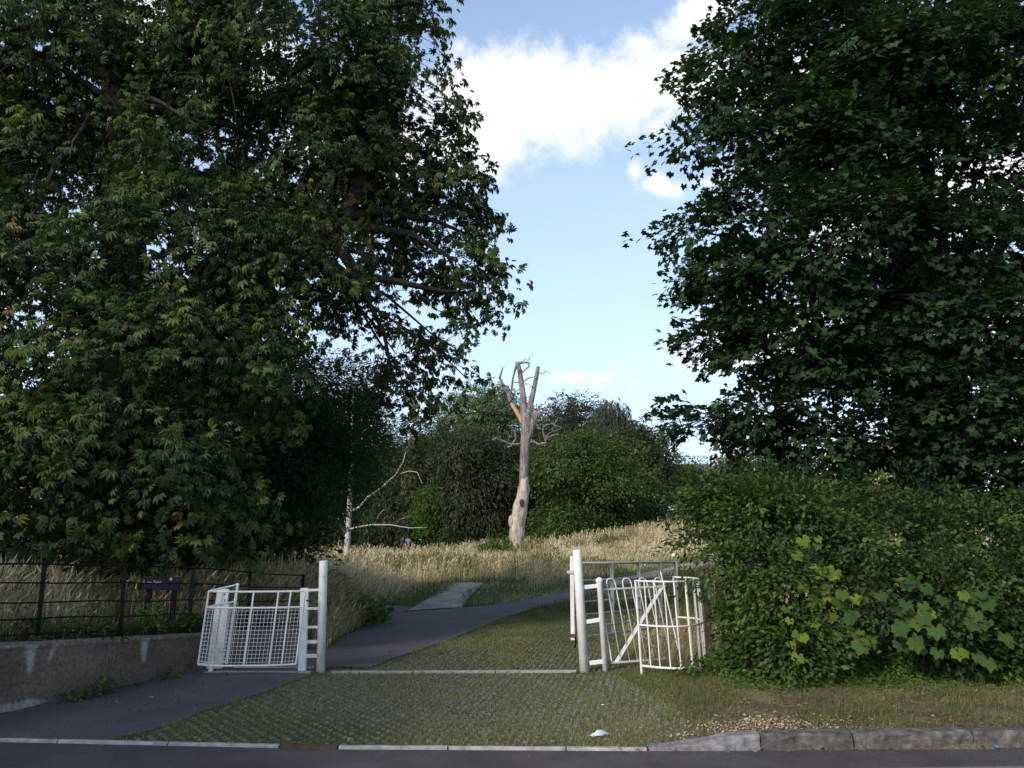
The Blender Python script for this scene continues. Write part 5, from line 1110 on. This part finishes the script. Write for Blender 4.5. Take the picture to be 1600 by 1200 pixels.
MB().add([B + Vector(v) for v in [(-.24, -.2, .45), (.24, -.2, .45), (.24, .25, .40), (-.24, .25, .40), (-.24, -.3, 1.0), (.24, -.3, 1.0), (.24, .1, 1.12), (-.24, .1, 1.12)]], [(0, 1, 2, 3), (0, 4, 5, 1), (4, 7, 6, 5), (0, 3, 7, 4), (1, 5, 6, 2)]).build('hood_and_seat', M['red'], pc)
for sx_ in (-.25, .25):
    for sy_ in (-.3, .35): 
        c = B + Vector((sx_, sy_, .13)); MB().tube([c - Vector((.02, 0, 0)), c + Vector((.02, 0, 0))], .13, 14).build('wheel', M['rubber'], pc)
    MB().tube([B + Vector((sx_, .35, .15)), B + Vector((sx_, -.1, .6)), B + Vector((sx_, -.5, 1.02))], .014, 6).build('frame_tube', M['greypaint'], pc)
MB().tube([B + Vector((-.25, -.5, 1.02)), B + Vector((.25, -.5, 1.02))], .016, 6).build('handlebar', M['rubber'], pc)

# ------------------------------------------------------------------ far bench, fence, cars, houses
by_ = 77.0; bx = PX(763, by_, 1.2); z0 = Hs(bx, by_); be = empty('bench', (bx, by_, z0), 'pale bench at the far edge of the meadow just beyond the dead tree', 'bench')
for k in range(3): MB().box((bx, by_ + .25, z0 + .62 + k * .14), (1.5, .03, .10)).build('back_slat', M['edge'], be)
for k in range(3): MB().box((bx, by_ - .2 + k * .16, z0 + .47), (1.5, .13, .03)).build('seat_slat', M['edge'], be)
for s_ in (-.65, .65): MB().box((bx + s_, by_ + .02, z0 + .23), (.07, .5, .5)).build('leg', M['greypaint'], be)
fx = empty('rail_fence', (15, 86, 3.6), 'long pale rail fence on the crest of the dry slope before the parked cars', 'fence')
for i in range(9):
    x = 13.0 + i * 2.2; MB().box((x, 86, Hs(x, 86) + .5), (.09, .09, 1.1)).build('post', M['greypaint'], fx)
MB().tube([(x, 86, Hs(x, 86) + .98) for x in np.linspace(13, 30.6, 12)], .04, 6).build('rail', M['greypaint'], fx)
MB().tube([(x, 86, Hs(x, 86) + .55) for x in np.linspace(13, 30.6, 12)], .035, 6).build('rail', M['greypaint'], fx)
def car(px, Y, label, mat, rz=0.0, van=False):
    x = PX(px, Y, 4); z = Hs(x, Y); e = empty('parked_van' if van else 'parked_car', (x, Y, z), label, 'van' if van else 'car')
    prof = [(-2.1, .35), (-2.15, .75), (-2.0, .95), (-1.1, 1.05), (-.55, 1.48), (.9, 1.5), (1.7, 1.1), (2.1, .98), (2.12, .4)] if not van else [(-2.4, .4), (-2.4, 1.0), (-1.9, 1.2), (-1.4, 1.95), (2.3, 2.05), (2.4, .45)]
    n = len(prof); mb = MB(); vs = [(x + a, Y + s_ * (.85 if b_ < 1.2 else .70), z + b_) for s_ in (-1, 1) for a, b_ in prof]
    mb.add(vs, [tuple(range(n)), tuple(range(n, 2 * n))[::-1]] + [(i, (i + 1) % n, n + (i + 1) % n, n + i) for i in range(n)]); mb.build('body', mat, e, bevel=.03)
    for a, w_ in (((-.62, .9), (.3, .75)) if not van else ((-1.35, .8),)):
        MB().box((x + a + w_ / 2, Y - .80, z + (1.27 if not van else 1.5)), (w_, .06, .30 if not van else .42)).build('side_window', M['glass'], e)
    for a in (-1.35, 1.35):
        for s_ in (-.8, .8): MB().tube([(x + a, Y + s_ - .1, z + .32), (x + a, Y + s_ + .1, z + .32)], .32, 16).build('wheel', M['rubber'], e)
M['carred'] = mat_noise('car_dull_pink', [(.3, (.30, .16, .13)), (.7, (.36, .2, .17))], 2, .3, 0, spec=.6)
car(1055, 92, 'white parked car on the crest at the open end of the far tree line', M['carwhite'])
car(1088, 93, 'dull reddish parked car beside the white car on the crest', M['carred'])
car(1116, 94, 'white parked van glimpsed through the bush leaves on the crest', M['carwhite'], van=True)
def house(px, Y, w, d, hh, rh, label, wall, gable=True):
    x = PX(px, Y, 6); z = Hs(x, Y); e = empty('house', (x, Y, z), label, 'house'); 
    mb = MB(); mb.box((x, Y, z + hh / 2), (w, d, hh)); mb.build('wall', wall, e)
    mb = MB(); a = w / 2 + .3; b_ = d / 2 + .4
    vs = [(x - a, Y - b_, z + hh), (x + a, Y - b_, z + hh), (x + a, Y + b_, z + hh), (x - a, Y + b_, z + hh), (x - a, Y, z + hh + rh), (x + a, Y, z + hh + rh)]
    mb.add(vs, [(0, 1, 5, 4), (2, 3, 4, 5), (0, 4, 3), (1, 2, 5), (0, 3, 2, 1)]); rf = mb.build('roof', M['slate'], e)
    c = MB().box((x + w * .42, Y, z + hh + rh + .2), (.9, .7, 1.6)).build('chimney', wall, rf); c.parent = rf; c.matrix_parent_inverse = rf.matrix_world.inverted()
    c.matrix_parent_inverse = Matrix.Translation(-Vector(e.location)) @ Matrix.Identity(4) if False else Matrix.Identity(4)
    for fl in range(int(hh // 2.7)):
        for k in range(max(2, int(w // 2.6))):
            xx_ = x - w / 2 + (k + .5) * w / max(2, int(w // 2.6)); zz_ = z + 1.5 + fl * 2.7
            wd = MB().box((xx_, Y - d / 2 - .02, zz_), (1.1, .08, 1.4)).build('window', M['carwhite'], e)
            MB().box((xx_, Y - d / 2 - .07, zz_), (.9, .03, 1.2)).build('pane', M['glass'], e)
    return e
house(1405, 72, 9, 8, 5.9, .4, 'orange brick house lit by the sun, glimpsed through the gap low in the maple crown', M['brick'])
house(1075, 112, 9, 8, 5.2, 2.6, 'pale house far off behind the parked cars on the crest', M['paper'])
